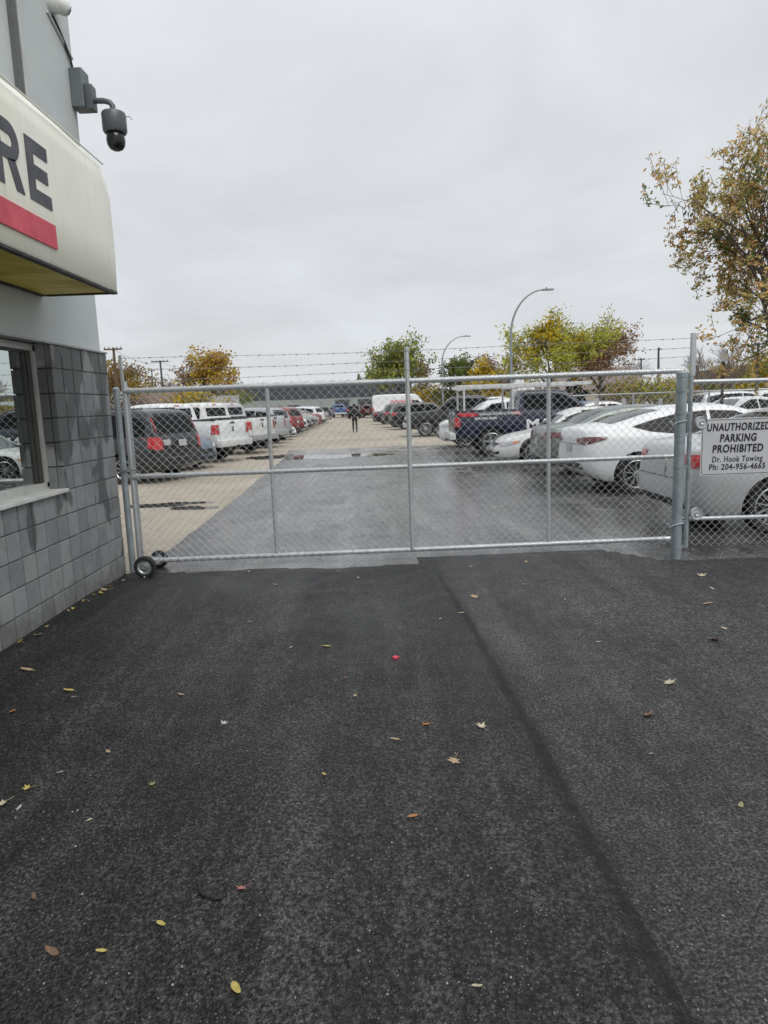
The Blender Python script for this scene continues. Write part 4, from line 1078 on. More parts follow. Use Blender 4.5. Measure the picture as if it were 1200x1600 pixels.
P_WHITE = paint('white_paint', (.70, .72, .73)); P_WHITE2 = paint('creamy_white_paint', (.66, .67, .65))
P_SILVER = paint('silver_paint', (.42, .43, .45), .28, .55); P_LSILVER = paint('light_silver_paint', (.52, .53, .54), .26, .4)
P_GREY = paint('steel_grey_paint', (.19, .20, .21), .25, .4); P_DGREY = paint('charcoal_paint', (.024, .025, .028), .22, .1)
P_BLACK = paint('black_paint', (.012, .012, .014), .18); P_NAVY = paint('navy_paint', (.005, .010, .034), .18)
P_RED = paint('red_paint', (.20, .012, .016)); P_BLUE = paint('blue_paint', (.02, .09, .26)); P_SLATE = paint('slate_blue_paint', (.10, .14, .20), .25, .3)
P_TAN = paint('tan_paint', (.30, .27, .21), .3, .3); P_GREEN = paint('grey_green_paint', (.16, .19, .18), .25, .35)

# right-hand row
place('sedan', 'parked_car', 'silver sedan nearest the fence, its rear wheel behind the towing sign', 'car', P_LSILVER, (4.58, 8.05), 1, (-1.40, -.785), 'ten')
place('fastback', 'parked_car', 'white fastback sedan with sloping roof behind the gate post', 'car', P_WHITE, (4.35, 11.78), 1, (-1.43, -.80), 'ten')
place('sedan_dark_lamps', 'parked_car', 'grey green sedan with dark lamp squeezed between two white cars', 'car', P_GREEN, (3.58, 14.75), 0, (-2.3, -.8), 'ten')
place('sport_sedan', 'parked_car', 'white sedan facing the aisle, nose below the navy truck lettering', 'car', P_WHITE2, (3.02, 17.95), 180, (2.3, .72), 'ten')
nav = place('work_pickup', 'pickup_truck', 'navy blue work pickup with white ladder rack and lettering', 'truck', P_NAVY, (3.42, 21.42), 0, (-1.78, -.875), 'six')
place('crossover', 'parked_car', 'white crossover facing the aisle behind the navy work pickup', 'car', P_WHITE, (2.15, 26.2), 180, (2.33, 0), 'ten')
place('pickup', 'pickup_truck', 'black pickup facing the aisle with a chrome front bumper', 'truck', P_BLACK, (2.25, 34.9), 178, (1.86, .875), 'ten')
place('pickup_grey_bumper', 'pickup_truck', 'dark grey pickup parked just beyond the black pickup', 'truck', P_DGREY, (3.1, 38.2), 178, (1.86, .875), 'ten')
place('crossover', 'parked_car', 'black crossover with bright red tail lamps in front of the white van', 'car', P_BLACK, (.75, 45.3), 8, (-2.33, -.9), 'ten')
place('crossover', 'parked_car', 'dark charcoal crossover tail-out beside the black crossover', 'car', P_DGREY, (.30, 50.2), 8, (-2.33, -.9), 'ten', lod=1)
place('sedan', 'parked_car', 'black sedan below the rear doors of the white van', 'car', P_BLACK, (-.55, 58.5), 6, (-2.4, -.9), 'ten', lod=1)
van = place('van', 'cargo_van', 'white high roof cargo van with red lettering on its side', 'van', P_WHITE, (-.75, 68.0), 2, (-2.95, -1.0), 'steel', lod=1)

# ladder rack and lettering of the work truck
RACKW = simple('white_rack_paint', (.60, .61, .60), .45, 0, .15, 8)
def npart(mb, name, mat, **k): return mb.build(name, mat, nav, **k)
for x in (-2.62, -1.12):
    for s_ in (-1, 1):
        mb = MB(); mb.tube([(x, s_ * .90, 1.33), (x, s_ * .90, 2.05)], .032, 8); npart(mb, 'rack_post', RACKW)
    mb = MB(); mb.tube([(x, -.92, 2.03), (x, .92, 2.03)], .028, 8); npart(mb, 'rack_crossbar', RACKW)
for s_ in (-1, 1):
    mb = MB(); mb.box((-.75, s_ * .90, 2.11), (4.1, .05, .105), bevel=.01); npart(mb, 'rack_rail', RACKW)
mb = MB(); mb.box((-1.0, .45, 2.16), (3.5, .30, .07), bevel=.01); npart(mb, 'ladder', RACKW)
LETW = simple('white_vinyl', (.72, .73, .74), .5); LETR = simple('red_vinyl', (.55, .03, .045), .45)
ty = -1.0 - .024
def side_text(txt, cx, z, cap, wid, bold, mat, name='lettering', par=nav, y=ty, shear=0):
    me = fit_text(text_mesh(txt, cap / .7, 1, bold, shear, .001, mat), wid); link(name, me, par, (cx, y, z), (R(90), 0, 0))
side_text("GARAGE DOORS & OPENERS", -1.55, 1.235, .075, 1.25, .003, LETW)
side_text("204.596.9600", -1.98, 1.105, .075, .70, .003, LETW)
side_text("MANI", -.08, .77, .29, 1.30, .016, LETW)
def side_flag(P, name='red_flash', par=nav, y=ty + .003, mat=LETR):
    mb = MB(); mb.add([(x, y, z) for x, z in P], [tuple(range(len(P)))]); return mb.build(name, mat, par)
side_flag([(-2.74, 1.215), (-2.34, 1.205), (-2.18, 1.255), (-2.38, 1.325), (-2.88, 1.325)])
side_flag([(-.98, 1.215), (-1.06, 1.325), (-.93, 1.33), (-.90, 1.20)]); side_flag([(-1.30, 1.29), (-1.06, 1.325), (-.98, 1.215)])
side_flag([(-.72, .62), (-.16, .62), (-.16, .70), (-.72, .70)])
# red lettering of the van (too far to read): broken strokes
vr = random.Random(4)
LETV = simple('faint_red_vinyl', (.62, .08, .12), .5)
xx = -1.1
while xx < 1.0:
    w_ = vr.uniform(.12, .2); mb = MB(); y = -1.02 + .055
    mb.box((xx, y - .005, 1.93), (w_ * .3, .012, .26)); mb.box((xx + w_ * .5, y - .005, 1.93 + vr.choice((-.1, 0, .1))), (w_ * .7, .012, .07)); mb.box((xx + w_ * .85, y - .005, 1.93 + vr.choice((-.05, .05))), (w_ * .26, .012, .16))
    mb.build('lettering', LETV, van); xx += w_ + .06

# left-hand row, tails to the aisle
HD = 180 - 20
place('minivan', 'parked_minivan', 'charcoal minivan with bright red tail lamps nearest the building', 'minivan', paint('minivan_grey_paint', (.024, .0255, .029), .22, .15), (-4.92, 17.0), HD, (-2.57, 0), 'ten')
place('sedan', 'parked_car', 'slate blue sedan backed in between the minivan and the white pickup', 'car', P_SLATE, (-5.12, 20.15), HD + 180, (2.4, 0), 'ten')
place('pickup', 'pickup_truck', 'white crew cab pickup with red tail lamps next to the minivan', 'truck', P_WHITE, (-4.85, 22.7), HD, (-2.93, 0), 'ten')
place('pickup_grey_bumper', 'pickup_truck', 'white pickup with grey rear bumper, second in the pickup row', 'truck', P_WHITE2, (-4.50, 26.4), HD, (-2.93, 0), 'ten')
place('pickup_grey_bumper', 'pickup_truck', 'silver pickup third along, right behind the gate upright', 'truck', P_LSILVER, (-4.55, 30.0), HD, (-2.93, 0), 'ten')
lrow = [('crossover', P_SILVER, 0, 'silver crossover with a black spoiler beyond the silver pickup'), ('sport_sedan', P_WHITE, 1, 'white sedan nosing into the aisle beyond the pickups'),
        ('crossover', P_RED, 0, 'dark red crossover tail-out behind the white sedan'), ('crossover', P_WHITE2, 1, 'white crossover facing the aisle midway down the left row'),
        ('crossover', P_GREY, 1, 'grey crossover facing the aisle past the white crossover'), ('crossover', P_GREEN, 1, 'grey green crossover facing the aisle, second of the dull pair'),
        ('minivan', P_TAN, 1, 'tan minivan facing the aisle halfway down the left row'), ('sedan', P_RED, 0, 'red sedan deep in the left row before the white cars'),
        ('crossover', P_WHITE, 0, 'far white crossover in the left row beyond the red sedan'), ('sedan', P_SILVER, 1, 'far silver sedan in the left row'),
        ('pickup', P_BLACK, 1, 'far black pickup near the end of the left row'), ('crossover', P_DGREY, 0, 'far charcoal crossover near the end of the left row'),
        ('sedan', P_WHITE, 1, 'far white sedan at the end of the left row')]
y = 33.4
for i, (mk, pm, face, lab) in enumerate(lrow):
    x = -4.55 - .022 * (y - 30)
    Lh = MODELS[mk]['sp']['top'][-1][0]
    nm = {'pickup': ('pickup_truck', 'truck'), 'minivan': ('parked_minivan', 'minivan')}.get(mk, ('parked_car', 'car'))
    place(mk, nm[0], lab, nm[1], pm, (x, y), HD + (180 if face else 0), (Lh if face else -Lh, 0), 'ten', lod=1)
    y += 3.3 + .05 * i
# end of the aisle
place('pickup', 'pickup_truck', 'blue pickup across the far end of the aisle', 'truck', P_BLUE, (-6.3, 104), 100, (0, 0), 'ten', lod=1)
place('crossover', 'parked_car', 'black crossover at the far end of the aisle behind the person', 'car', P_BLACK, (-3.35, 92), 88, (0, 0), 'ten', lod=1)
place('crossover', 'parked_car', 'red crossover at the far end of the aisle by the white van', 'car', P_RED, (-1.5, 96), 88, (0, 0), 'ten', lod=1)
# cars deeper in the yard, right
back = [('van', P_WHITE, (29.5, 80.0), 2, 'white van deep in the yard behind the fastback roof', 'cargo_van', 'van'), ('sedan', P_BLUE, (11.2, 38), 5, 'blue sedan deep in the yard near the white van', 'parked_car', 'car'),
        ('crossover', P_WHITE, (11.6, 45), 0, 'white crossover seen above the navy pickup bonnet', 'parked_car', 'car'), ('sedan', P_WHITE, (15.0, 29), 200, 'white sedan with pale windscreen facing us behind the towing sign', 'parked_car', 'car'),
        ('crossover', P_SILVER, (19.0, 37), 0, 'silver crossover in the back row above the fence rail', 'parked_car', 'car'), ('crossover', P_WHITE2, (24.0, 41), 0, 'white crossover at the far right of the back row', 'parked_car', 'car'),
        ('sedan', P_LSILVER, (10.2, 31.5), 0, 'light silver sedan behind the white fastback', 'parked_car', 'car'), ('sedan', P_GREY, (21.5, 33.5), 180, 'grey sedan in the back row beyond the pale windscreen', 'parked_car', 'car'),
        ('pickup', P_SILVER, (8.8, 52), 0, 'silver pickup beyond the ladder rack', 'pickup_truck', 'truck')]
for (mk, pm, pos, rot, lab, nm, cat) in back: place(mk, nm, lab, cat, pm, pos, rot, (0, 0), 'ten', lod=1)
# left yard, second row beyond
place('crossover', 'parked_car', 'white crossover beyond the pickups at the left edge of the yard', 'car', P_WHITE, (-13.0, 33), 170, (0, 0), 'ten', lod=1)

# ------------------------------------------------------------------ trees
def leafmat(name, col):
    if name in MATS: return MATS[name]
    k = NT(name); t = k.t
    d = k.n('ShaderNodeBsdfDiffuse'); tr = k.n('ShaderNodeBsdfTranslucent'); ms = k.n('ShaderNodeMixShader'); ms.inputs[0].default_value = .48
    c = k.ramp(k.noise(3.0, 3, .6), [(.3, tuple(x * .7 for x in col)), (.7, tuple(min(1, x * 1.25) for x in col))])
    k.l(c, d.inputs[0]); k.l(c, tr.inputs[0]); k.l(d.outputs[0], ms.inputs[1]); k.l(tr.outputs[0], ms.inputs[2])
    k.l(ms.outputs[0], t.nodes['Material Output'].inputs[0]); MATS[name] = k.m; return k.m
LEAF = {n: leafmat('leaf_' + n, c) for n, c in dict(green=(.17, .22, .07), olive=(.25, .24, .09), gold=(.40, .28, .09), yellow=(.58, .44, .04), lime=(.44, .46, .09),
        rust=(.40, .235, .12), brown=(.20, .125, .08), mauve=(.24, .18, .155), orange=(.46, .26, .09), dark=(.04, .065, .04), big_olive=(.44, .39, .15), big_ochre=(.70, .50, .20), big_rust=(.66, .40, .18), ochre=(.42, .30, .13)).items()}
BARK = simple('tree_bark', (.085, .070, .058), .9, 0, .35, 8, .5, 30)
TWIG = simple('grey_twig', (.15, .13, .12), .9, 0, .2, 8)

def tree(name, label, base, height, rad, cols, nleaf, leaf, seed, trunk_h=.28, group='trees around the yard', lean=0, spread=1.0, depth=4, trunk_r=None, clump=.09, bare=False, cat='tree', zones=None, oval=1.0, keep=None, along=False):
    rg = random.Random(seed); tb = MB(); tips = []; twigs = []; H = height
    tr = trunk_r or H * .022
    segs = []
    def grow(p, d, L, r, lev):
        n = 4 if lev < 2 else 3; P = [p.copy()]; rr = [r]; q = p.copy(); dd = d.copy()
        for i in range(n):
            dd = (dd + Vector((rg.uniform(-1, 1), rg.uniform(-1, 1), rg.uniform(-.6, 1.0))) * (.16 if lev else .07)).normalized()
            q = q + dd * (L / n); P.append(q.copy()); rr.append(r * (1 - .55 * (i + 1) / n))
        segs.append((P, rr, lev))
        if lev >= depth:
            tips.extend(P[1:]); twigs.append(P); return
        if lev >= depth - 1: tips.append(P[-1])
        nc = {0: 6, 1: 5, 2: 4}.get(lev, 3)
        for c in range(nc):
            t = .35 + .65 * (c + rg.random() * .8) / nc if lev else .55 + .45 * (c + 1) / nc
            t = min(t, .999); i = int(t * n); f = t * n - i
            s = P[i].lerp(P[i + 1], f)
            a = rg.uniform(0, 6.283); tilt = rg.uniform(.5, 1.05) * spread
            base_d = (P[i + 1] - P[i]).normalized(); o1 = base_d.orthogonal().normalized(); o2 = base_d.cross(o1)
            nd = base_d * math.cos(tilt) + (o1 * math.cos(a) + o2 * math.sin(a)) * math.sin(tilt); nd.z += .12
            grow(s, nd.normalized(), L * rg.uniform(.5, .72) if lev else H * rg.uniform(.28, .42), rr[i] * .6, lev + 1)
        if lev == 0: grow(P[-1], dd, H * .34, rr[-1], 1)
    grow(Vector((0, 0, 0)), Vector((lean, 0, 1)).normalized(), H * trunk_h * 1.6, tr, 0)
    mxz = max(p.z for p in tips); mxr = sorted(math.hypot(p.x - lean * p.z, p.y) for p in tips)[int(len(tips) * .95)]
    sz, sr = H * .97 / mxz, rad / mxr
    def S(p): return Vector((p.x * sr if True else p.x, p.y * sr, p.z * sz))
    for (P, rr, lev) in segs:
        tb.tube([S(p) for p in P], [max(x, .008 if not bare else .012) for x in rr], 7 if lev == 0 else (5 if lev == 1 else 3), False)
    t = thing(name, label, cat, base, 0, group)
    tb.build('trunk', TWIG if bare else BARK, t, smooth=True)
    if nleaf:
        tips = [S(p) for p in tips]; V = []; Fc = []; MI = []
        ph = rg.uniform(0, 9)
        for i in range(nleaf):
            if along:
                tw = rg.choice(twigs); a_ = rg.random() * (len(tw) - 1); i_ = int(a_); tp = S(tw[i_].lerp(tw[i_ + 1], a_ - i_))
            else: tp = rg.choice(tips)
            if keep and not keep(tp, rg): continue
            c = tp + Vector((rg.gauss(0, 1), rg.gauss(0, 1), rg.gauss(0, .8))) * (clump * rad)
            ax = Vector((rg.uniform(-1, 1), rg.uniform(-1, 1), rg.uniform(-1, 1))).normalized(); ay = ax.orthogonal().normalized()
            l = leaf * rg.uniform(.6, 1.35); b = len(V)
            V += [c - ax * l * .5, c + ay * l * .33 * oval, c + ax * l * .5, c - ay * l * .33 * oval]; Fc.append((b, b + 1, b + 2, b + 3))
            if zones: k_ = zones(tp, rg, H, rad)
            else:
                v = mnoise.noise(tp * (1.6 / rad) + Vector((ph, ph, 0))) * 1.3 + .5 + rg.gauss(0, .22)
                k_ = min(len(cols) - 1, max(0, int(v * len(cols))))
            MI.append(k_)
        mb = MB(); mb.v = [tuple(v) for v in V]; mb.f = Fc; mb.mi = MI
        mb.build('crown', [LEAF[c] for c in cols], t)
    return t
def gbase(px, Y): p = at(px, 620, Y); return (p.x, Y, 0)
def hgt(px, py, Y): return at(px, py, Y).z

# big tree on the right
def zbig(p, rg, H, rad):
    v = mnoise.noise(p * .55 + Vector((2, 5, 1))) + rg.gauss(0, .22)
    return 0 if v < -.12 else (1 if v < .12 else (2 if v < .34 else 3))
tree('autumn_tree', 'tall tree with thinning rust and olive leaves at the right edge', (13.2, 22.0, 0), 10.5, 3.55, ['big_olive', 'big_ochre', 'big_rust', 'green'], 19000, .14, 25, .20, zones=zbig, clump=.022, trunk_r=.24, depth=5, spread=1.2, along=True)
tree('autumn_tree', 'golden brown tree rising behind the wall post at the left', gbase(182, 72), hgt(190, 556, 72), 4.4, ['gold', 'olive', 'brown'], 4200, .30, 3, .2)
tree('autumn_tree', 'orange and gold tree with a bare grey side beyond the minivan', gbase(312, 70), hgt(305, 534, 70), 3.3, ['orange', 'gold', 'yellow', 'mauve'], 4600, .32, 8, .18,
     zones=lambda p, rg, H, rad: (3 if p.x < -.25 * rad and rg.random() < .8 else rg.choice((0, 1, 1, 2))), keep=lambda p, rg: p.x > -.6 or rg.random() < .35)
tree('shade_tree', 'dense dark green tree behind the white cargo van', gbase(638, 92), hgt(640, 517, 92), 4.8, ['green', 'lime', 'olive', 'brown'], 8000, .36, 13, .16,
     zones=lambda p, rg, H, rad: (3 if p.x > .25 * rad and p.z < .62 * H and rg.random() < .75 else rg.choice((0, 0, 1, 2))))
tree('shade_tree', 'green tree beside the farther street lamp', gbase(722, 88), hgt(728, 545, 88), 2.9, ['green', 'olive', 'dark'], 4200, .34, 14, .15)
tree('autumn_tree', 'bright yellow tree fading to purple between the two street lamps', gbase(765, 80), hgt(765, 547, 80), 2.5, ['yellow', 'gold', 'mauve'], 3600, .32, 15, .15,
     zones=lambda p, rg, H, rad: (2 if p.x > .2 * rad - .3 * (p.z - .6 * H) and rg.random() < .85 else rg.choice((0, 0, 1))))
tree('autumn_tree', 'open lime green tree beside the nearer street lamp', gbase(862, 55), hgt(860, 480, 55), 3.4, ['lime', 'lime', 'olive', 'yellow'], 8500, .24, 31, .26, clump=.09, lean=-.02)
tree('autumn_tree', 'reddish brown tree with a lime top, right of the lime tree', gbase(938, 54), hgt(935, 480, 54), 2.9, ['rust', 'mauve', 'lime', 'brown'], 7000, .22, 33, .26, clump=.09,
     zones=lambda p, rg, H, rad: (2 if p.z > .66 * H + .8 * p.x and rg.random() < .8 else rg.choice((0, 0, 1, 3))), keep=lambda p, rg: p.x < 1.2 or rg.random() < .4)
for i, (px, Y, py, rad, lab) in enumerate(((1098, 60, 531, 1.7, 'bare leafless tree just right of the fence arm'), (1140, 62, 519, 2.5, 'wider bare leafless tree second from the fence arm'), (985, 95, 555, 2.6, 'distant bare tree above the fastback car'),
                                 (262, 90, 585, 2.2, 'distant bare tree between the utility poles'), (395, 135, 590, 3.2, 'far pale bare tree above the dark warehouse roof'))):
    tree('bare_tree', lab, gbase(px, Y), hgt(px, py, Y), rad, ['mauve'], 0 if i != 3 else 250, .25, 50 + i, .2, 'bare trees', bare=True, spread=.75, trunk_r=.13, depth=4)
# shrubs and lower trees along the far edge
bush = [(232, 85, 592, 3.0, ['gold', 'olive', 'brown'], 'low gold tree between the utility poles'), (300, 62, 600, 2.6, ['olive', 'gold', 'yellow'], 'golden shrub under the orange tree'),
        (365, 120, 590, 3.0, ['green', 'olive'], 'small olive tree at the warehouse corner'), (672, 95, 596, 3.4, ['yellow', 'olive', 'brown'], 'yellow brown shrub behind the van bonnet'),
        (702, 90, 600, 2.6, ['green', 'olive'], 'green shrub below the farther street lamp'), (810, 70, 612, 2.4, ['yellow', 'olive'], 'yellow shrub behind the navy cab'),
        (740, 100, 598, 3.0, ['brown', 'mauve', 'olive'], 'brown hedge tree behind the ladder rack'), (1020, 60, 588, 2.8, ['olive', 'lime', 'gold'], 'olive shrub above the fastback roof'),
        (985, 62, 590, 2.4, ['olive', 'ochre'], 'ochre shrub left of the olive shrub'), (1058, 64, 590, 2.6, ['olive', 'brown', 'gold'], 'brownish shrub behind the gate post'),
        (1125, 72, 566, 2.6, ['rust', 'olive', 'ochre'], 'rusty shrub under the bare trees'), (1158, 74, 562, 2.8, ['olive', 'ochre', 'green'], 'olive tree right of the bare trees'),
        (1180, 66, 551, 1.9, ['yellow', 'lime'], 'bright yellow green tree under the big autumn tree'), (1200, 72, 553, 3.0, ['olive', 'rust'], 'olive brown tree at the right edge'),
        (960, 70, 592, 1.8, ['brown', 'dark'], 'dark brown shrub beside the reddish tree'), (780, 110, 590, 3.5, ['mauve', 'brown'], 'mauve thicket behind the nearer street lamp'),
        (1095, 66, 592, 1.8, ['olive', 'green'], 'small green shrub between gate post and bare tree')]
for i, (px, Y, py, rad, cols, lab) in enumerate(bush):
    tree('shrub', lab, gbase(px, Y), hgt(px, py, Y), rad, cols, 1700, .30, 70 + i, .10, 'shrubs along the far edge', depth=3, trunk_r=.08, clump=.16, cat='shrub')
# conifers
def conifer(label, base, H, rad, n, leaf, seed, grp='evergreens'):
    rg = random.Random(seed); t = thing('conifer', label, 'tree', base, 0, grp)
    mb = MB(); mb.tube([(0, 0, 0), (0, 0, H)], [.14, .02], 6); mb.build('trunk', BARK, t)
    V = []; Fc = []
    for i in range(n):
        z = H * (1 - rg.random() ** .6 * .93); r = rad * (1 - z / H) ** .8 * (.55 + .45 * rg.random()) * (1 + .25 * math.sin(z * 7))
        a = rg.uniform(0, 6.283); c = Vector((r * math.cos(a), r * math.sin(a), z))
        ax = Vector((math.cos(a), math.sin(a), -.35 + rg.uniform(-.3, .3))).normalized(); ay = ax.orthogonal().normalized(); l = leaf * rg.uniform(.6, 1.3); b = len(V)
        V += [c - ax * l * .5, c + ay * l * .2, c + ax * l * .5, c - ay * l * .2]; Fc.append((b, b + 1, b + 2, b + 3))
    mb = MB(); mb.v = [tuple(v) for v in V]; mb.f = Fc; mb.mi = [0] * len(Fc); mb.build('crown', LEAF['dark'], t)
conifer('dark round evergreen below the lime tree', gbase(897, 58), hgt(897, 585, 58) + .3, 1.7, 2600, .3, 1)
conifer('small pointed spruce tip above the dark warehouse', gbase(562, 160), hgt(560, 584, 160), 2.2, 900, .7, 2)
conifer('smaller spruce next to the spruce tip above the warehouse', gbase(569, 162), hgt(569, 592, 162), 1.8, 700, .7, 3)
# hazy tree line closing the yard
rg = random.Random(9); V = []; Fc = []; MI = []
for i in range(9000):
    px = rg.uniform(-400, 1650)
    if 330 < px < 640: continue
    Y = rg.uniform(135, 200); top = 3.6 + 2.2 * mnoise.noise(Vector((px * .012, 1.3, 0))) + 1.2 * mnoise.noise(Vector((px * .05, 4.3, 0)))
    p = at(px, 620, Y); c = Vector((p.x, Y, max(.1, top * rg.random() ** .6))); l = 1.1 * rg.uniform(.5, 1.2)
    ax = Vector((rg.uniform(-1, 1), rg.uniform(-1, 1), rg.uniform(-1, 1))).normalized(); ay = ax.orthogonal().normalized(); b = len(V)
    V += [tuple(c - ax * l * .5), tuple(c + ay * l * .4), tuple(c + ax * l * .5), tuple(c - ay * l * .4)]; Fc.append((b, b + 1, b + 2, b + 3))
    MI.append(min(3, max(0, int((mnoise.noise(Vector((px * .02, 9, 0))) + .5 + rg.gauss(0, .2)) * 4))))
mb = MB(); mb.v = V; mb.f = Fc; mb.mi = MI
o = mb.build('treeline', [LEAF[c] for c in ('olive', 'mauve', 'ochre', 'brown')]); stuff(o); tag(o, 'distant hazy autumn tree line along the horizon', 'trees')

# ------------------------------------------------------------------ far buildings
SLATEW = simple('slate_metal_cladding', (.055, .065, .078), .5, .1, .2, .4)
PALEW = simple('pale_green_grey_wall', (.27, .30, .29), .7, 0, .15, .5)
wh = thing('warehouse', 'long dark slate warehouse closing the far end of the yard', 'building', (-13, 130, 0))
x0, x1 = -37 + 13, 5.9 + 13
nP = 24
for i in range(nP):
    xa = x0 + (x1 - x0) * i / nP; wd = (x1 - x0) / nP
    mb = MB(); mb.box((xa + wd / 2, .0, 3.15 + 1.22), (wd - .06, .2, 2.45)); mb.build('cladding_panel', SLATEW, wh)
mb = MB(); mb.box(((x0 + x1) / 2, 6.0, 2.7), (x1 - x0 - .1, 11.8, 5.4)); mb.build('shell', SLATEW, wh)
mb = MB(); mb.box(((x0 + x1) / 2, -.12, 1.56), (x1 - x0, .3, 3.12)); mb.build('base_wall', PALEW, wh)
mb = MB(); mb.box(((x0 + x1) / 2, -.05, 5.63), (x1 - x0 + .2, .4, .10)); mb.build('parapet', simple('light_flashing', (.30, .32, .33), .5, .3), wh)
mb = MB()
P = [(-11 + i, 5.6 + .75 * math.sin(math.pi * i / 16)) for i in range(17)]
k = len(P); vs = [(x + 10, 8, z) for x, z in P] + [(x + 10, 30, z) for x, z in P]
mb.add(vs, [(i, i + 1, i + 1 + k, i + k) for i in range(k - 1)] + [tuple(range(k))]); mb.build('barrel_roof', SLATEW, wh)
for i in range(9):
    mb = MB(); mb.tube([(-8.5 + i * 2.6, .2, 5.6), (-8.5 + i * 2.6, .2, 6.35)], .05, 5); mb.box((-8.5 + i * 2.6, .2, 6.35), (.5, .05, .06)); mb.build('roof_post', RUSTWIRE, wh)
for i in range(3):
    mb = MB(); mb.box((6 + i * 4.2, -.35, 1.4), (2.6, .2, 2.8)); mb.build('loading_door', simple('dark_door', (.05, .055, .06), .6, 0, .15), wh)
ROOFS = [simple('brown_shingles', (.16, .115, .09), .9, 0, .25, 3), simple('grey_shingles', (.22, .215, .20), .9, 0, .25, 3), simple('mauve_shingles', (.20, .155, .15), .9, 0, .25, 3)]
SIDING = [simple('cream_siding', (.50, .46, .38), .8, 0, .12), simple('beige_siding', (.42, .37, .30), .8, 0, .12), simple('white_siding', (.58, .57, .54), .8, 0, .1)]
def house(label, px, Y, w_, d_, eave, ridge, rm, sm, rz=0):
    b = gbase(px, Y); t = thing('house', label, 'house', b, rz, 'houses beyond the yard')
    mb = MB(); mb.box((0, 0, eave / 2), (w_, d_, eave)); mb.build('wall', sm, t)
    mb = MB(); o_ = .35; hw_, hd = w_ / 2 + o_, d_ / 2 + o_
    mb.add([(-hw_, -hd, eave - .1), (hw_, -hd, eave - .1), (hw_, hd, eave - .1), (-hw_, hd, eave - .1), (-hw_, 0, ridge), (hw_, 0, ridge)], [(0, 1, 5, 4), (3, 4, 5, 2), (0, 4, 3), (1, 2, 5), (0, 3, 2, 1)])
    r_ = mb.build('roof', rm, t)
    mb = MB(); mb.box((w_ * .2, .6, ridge), (.5, .5, 1.0)); mb.build('chimney', ROOFS[0], r_)
    for s_ in (-.28, .28):
        mb = MB(); mb.box((s_ * w_, -d_ / 2 - .03, eave * .55), (1.1, .06, 1.0)); f_ = mb.build('window', SIDING[2], t)
        mb = MB(); mb.box((s_ * w_, -d_ / 2 - .07, eave * .55), (.95, .03, .85)); mb.build('pane', CARGLASS, f_)
house('beige house with brown shingle roof beyond the minivan', 262, 78, 8, 9, 2.3, 3.9, ROOFS[0], SIDING[1], R(25))
house('cream house with grey gable roof left of the brown roof', 205, 84, 7, 8, 2.3, 3.5, ROOFS[1], SIDING[0], R(70))
house('low house with grey roof right of the brown roof', 312, 88, 9, 8, 2.2, 3.5, ROOFS[1], SIDING[2], R(10))
house('house with mauve roof behind the reddish tree', 925, 82, 9, 8, 2.6, 5.0, ROOFS[2], SIDING[1], R(0))
house('white house behind the bare trees at the right', 1150, 86, 7, 7, 2.6, 4.6, ROOFS[1], SIDING[2], R(80))
sh = thing('store_building', 'low blue grey commercial building with an orange pillar at the right', 'building', gbase(1190, 110))
mb = MB(); mb.box((2, 5, 2.6), (20, 10, 5.2)); mb.build('wall', simple('blue_grey_wall', (.12, .14, .18), .7, 0, .12, .4), sh)
mb = MB(); mb.box((-3.2, -.2, 2.9), (1.2, .6, 5.8)); mb.build('pillar', simple('orange_pillar', (.55, .13, .05), .6, 0, .1), sh)
mb = MB(); mb.box((3, -.12, 4.4), (10, .2, .9)); mb.build('fascia', simple('blue_fascia', (.05, .09, .20), .5, 0, .1), sh)

# ------------------------------------------------------------------ poles
LAMPG = simple('galvanised_lamp_pole', (.26, .29, .30), .5, .4, .15)
def davit(label, px, Y, py_top, arm_px):
    b = at(px, 620, Y); top = at(arm_px, py_top, Y); H = top.z; A = top.x - b.x
    t = thing('street_lamp', label, 'street lamp', (b.x, Y, 0), 0, 'curved arm street lamps')
    P = [(0, 0, 0), (0, 0, H * .4), (0, 0, H * .68)]
    zc = H * .68
    for i in range(1, 13):
        a = i / 12 * math.pi / 2; P.append((A * .84 * (1 - math.cos(a)), 0, zc + (H - zc) * math.sin(a)))
    n = len(P); mb = MB(); mb.tube(P, [.10, .09, .08] + [.075 - .03 * i / 12 for i in range(1, 13)], 10); mb.build('pole', LAMPG, t, smooth=True)
    mb = MB(); mb.box((A * .94, 0, H - .01), (A * .28, .26, .11), bevel=.03); mb.build('lamp_head', LAMPG, t, smooth=True)
    mb = MB(); mb.tube([(A * .9, 0, H), (A * .9, 0, H + .13)], .05, 8); mb.build('photocell', LAMPG, t)
    mb = MB(); mb.lathe([(.20, 0), (.20, .05), (.12, .08), (.11, .3)], 12); mb.build('base', LAMPG, t)
davit('nearer curved arm street lamp left of the lime tree', 799, 45, 452, 860)
davit('farther curved arm street lamp right of the dense green tree', 692, 76, 525, 732)
WOOD = simple('creosoted_pole', (.10, .065, .04), .9, 0, .3, 3); DWOOD = simple('grey_pole', (.08, .075, .07), .9, 0, .3, 3)
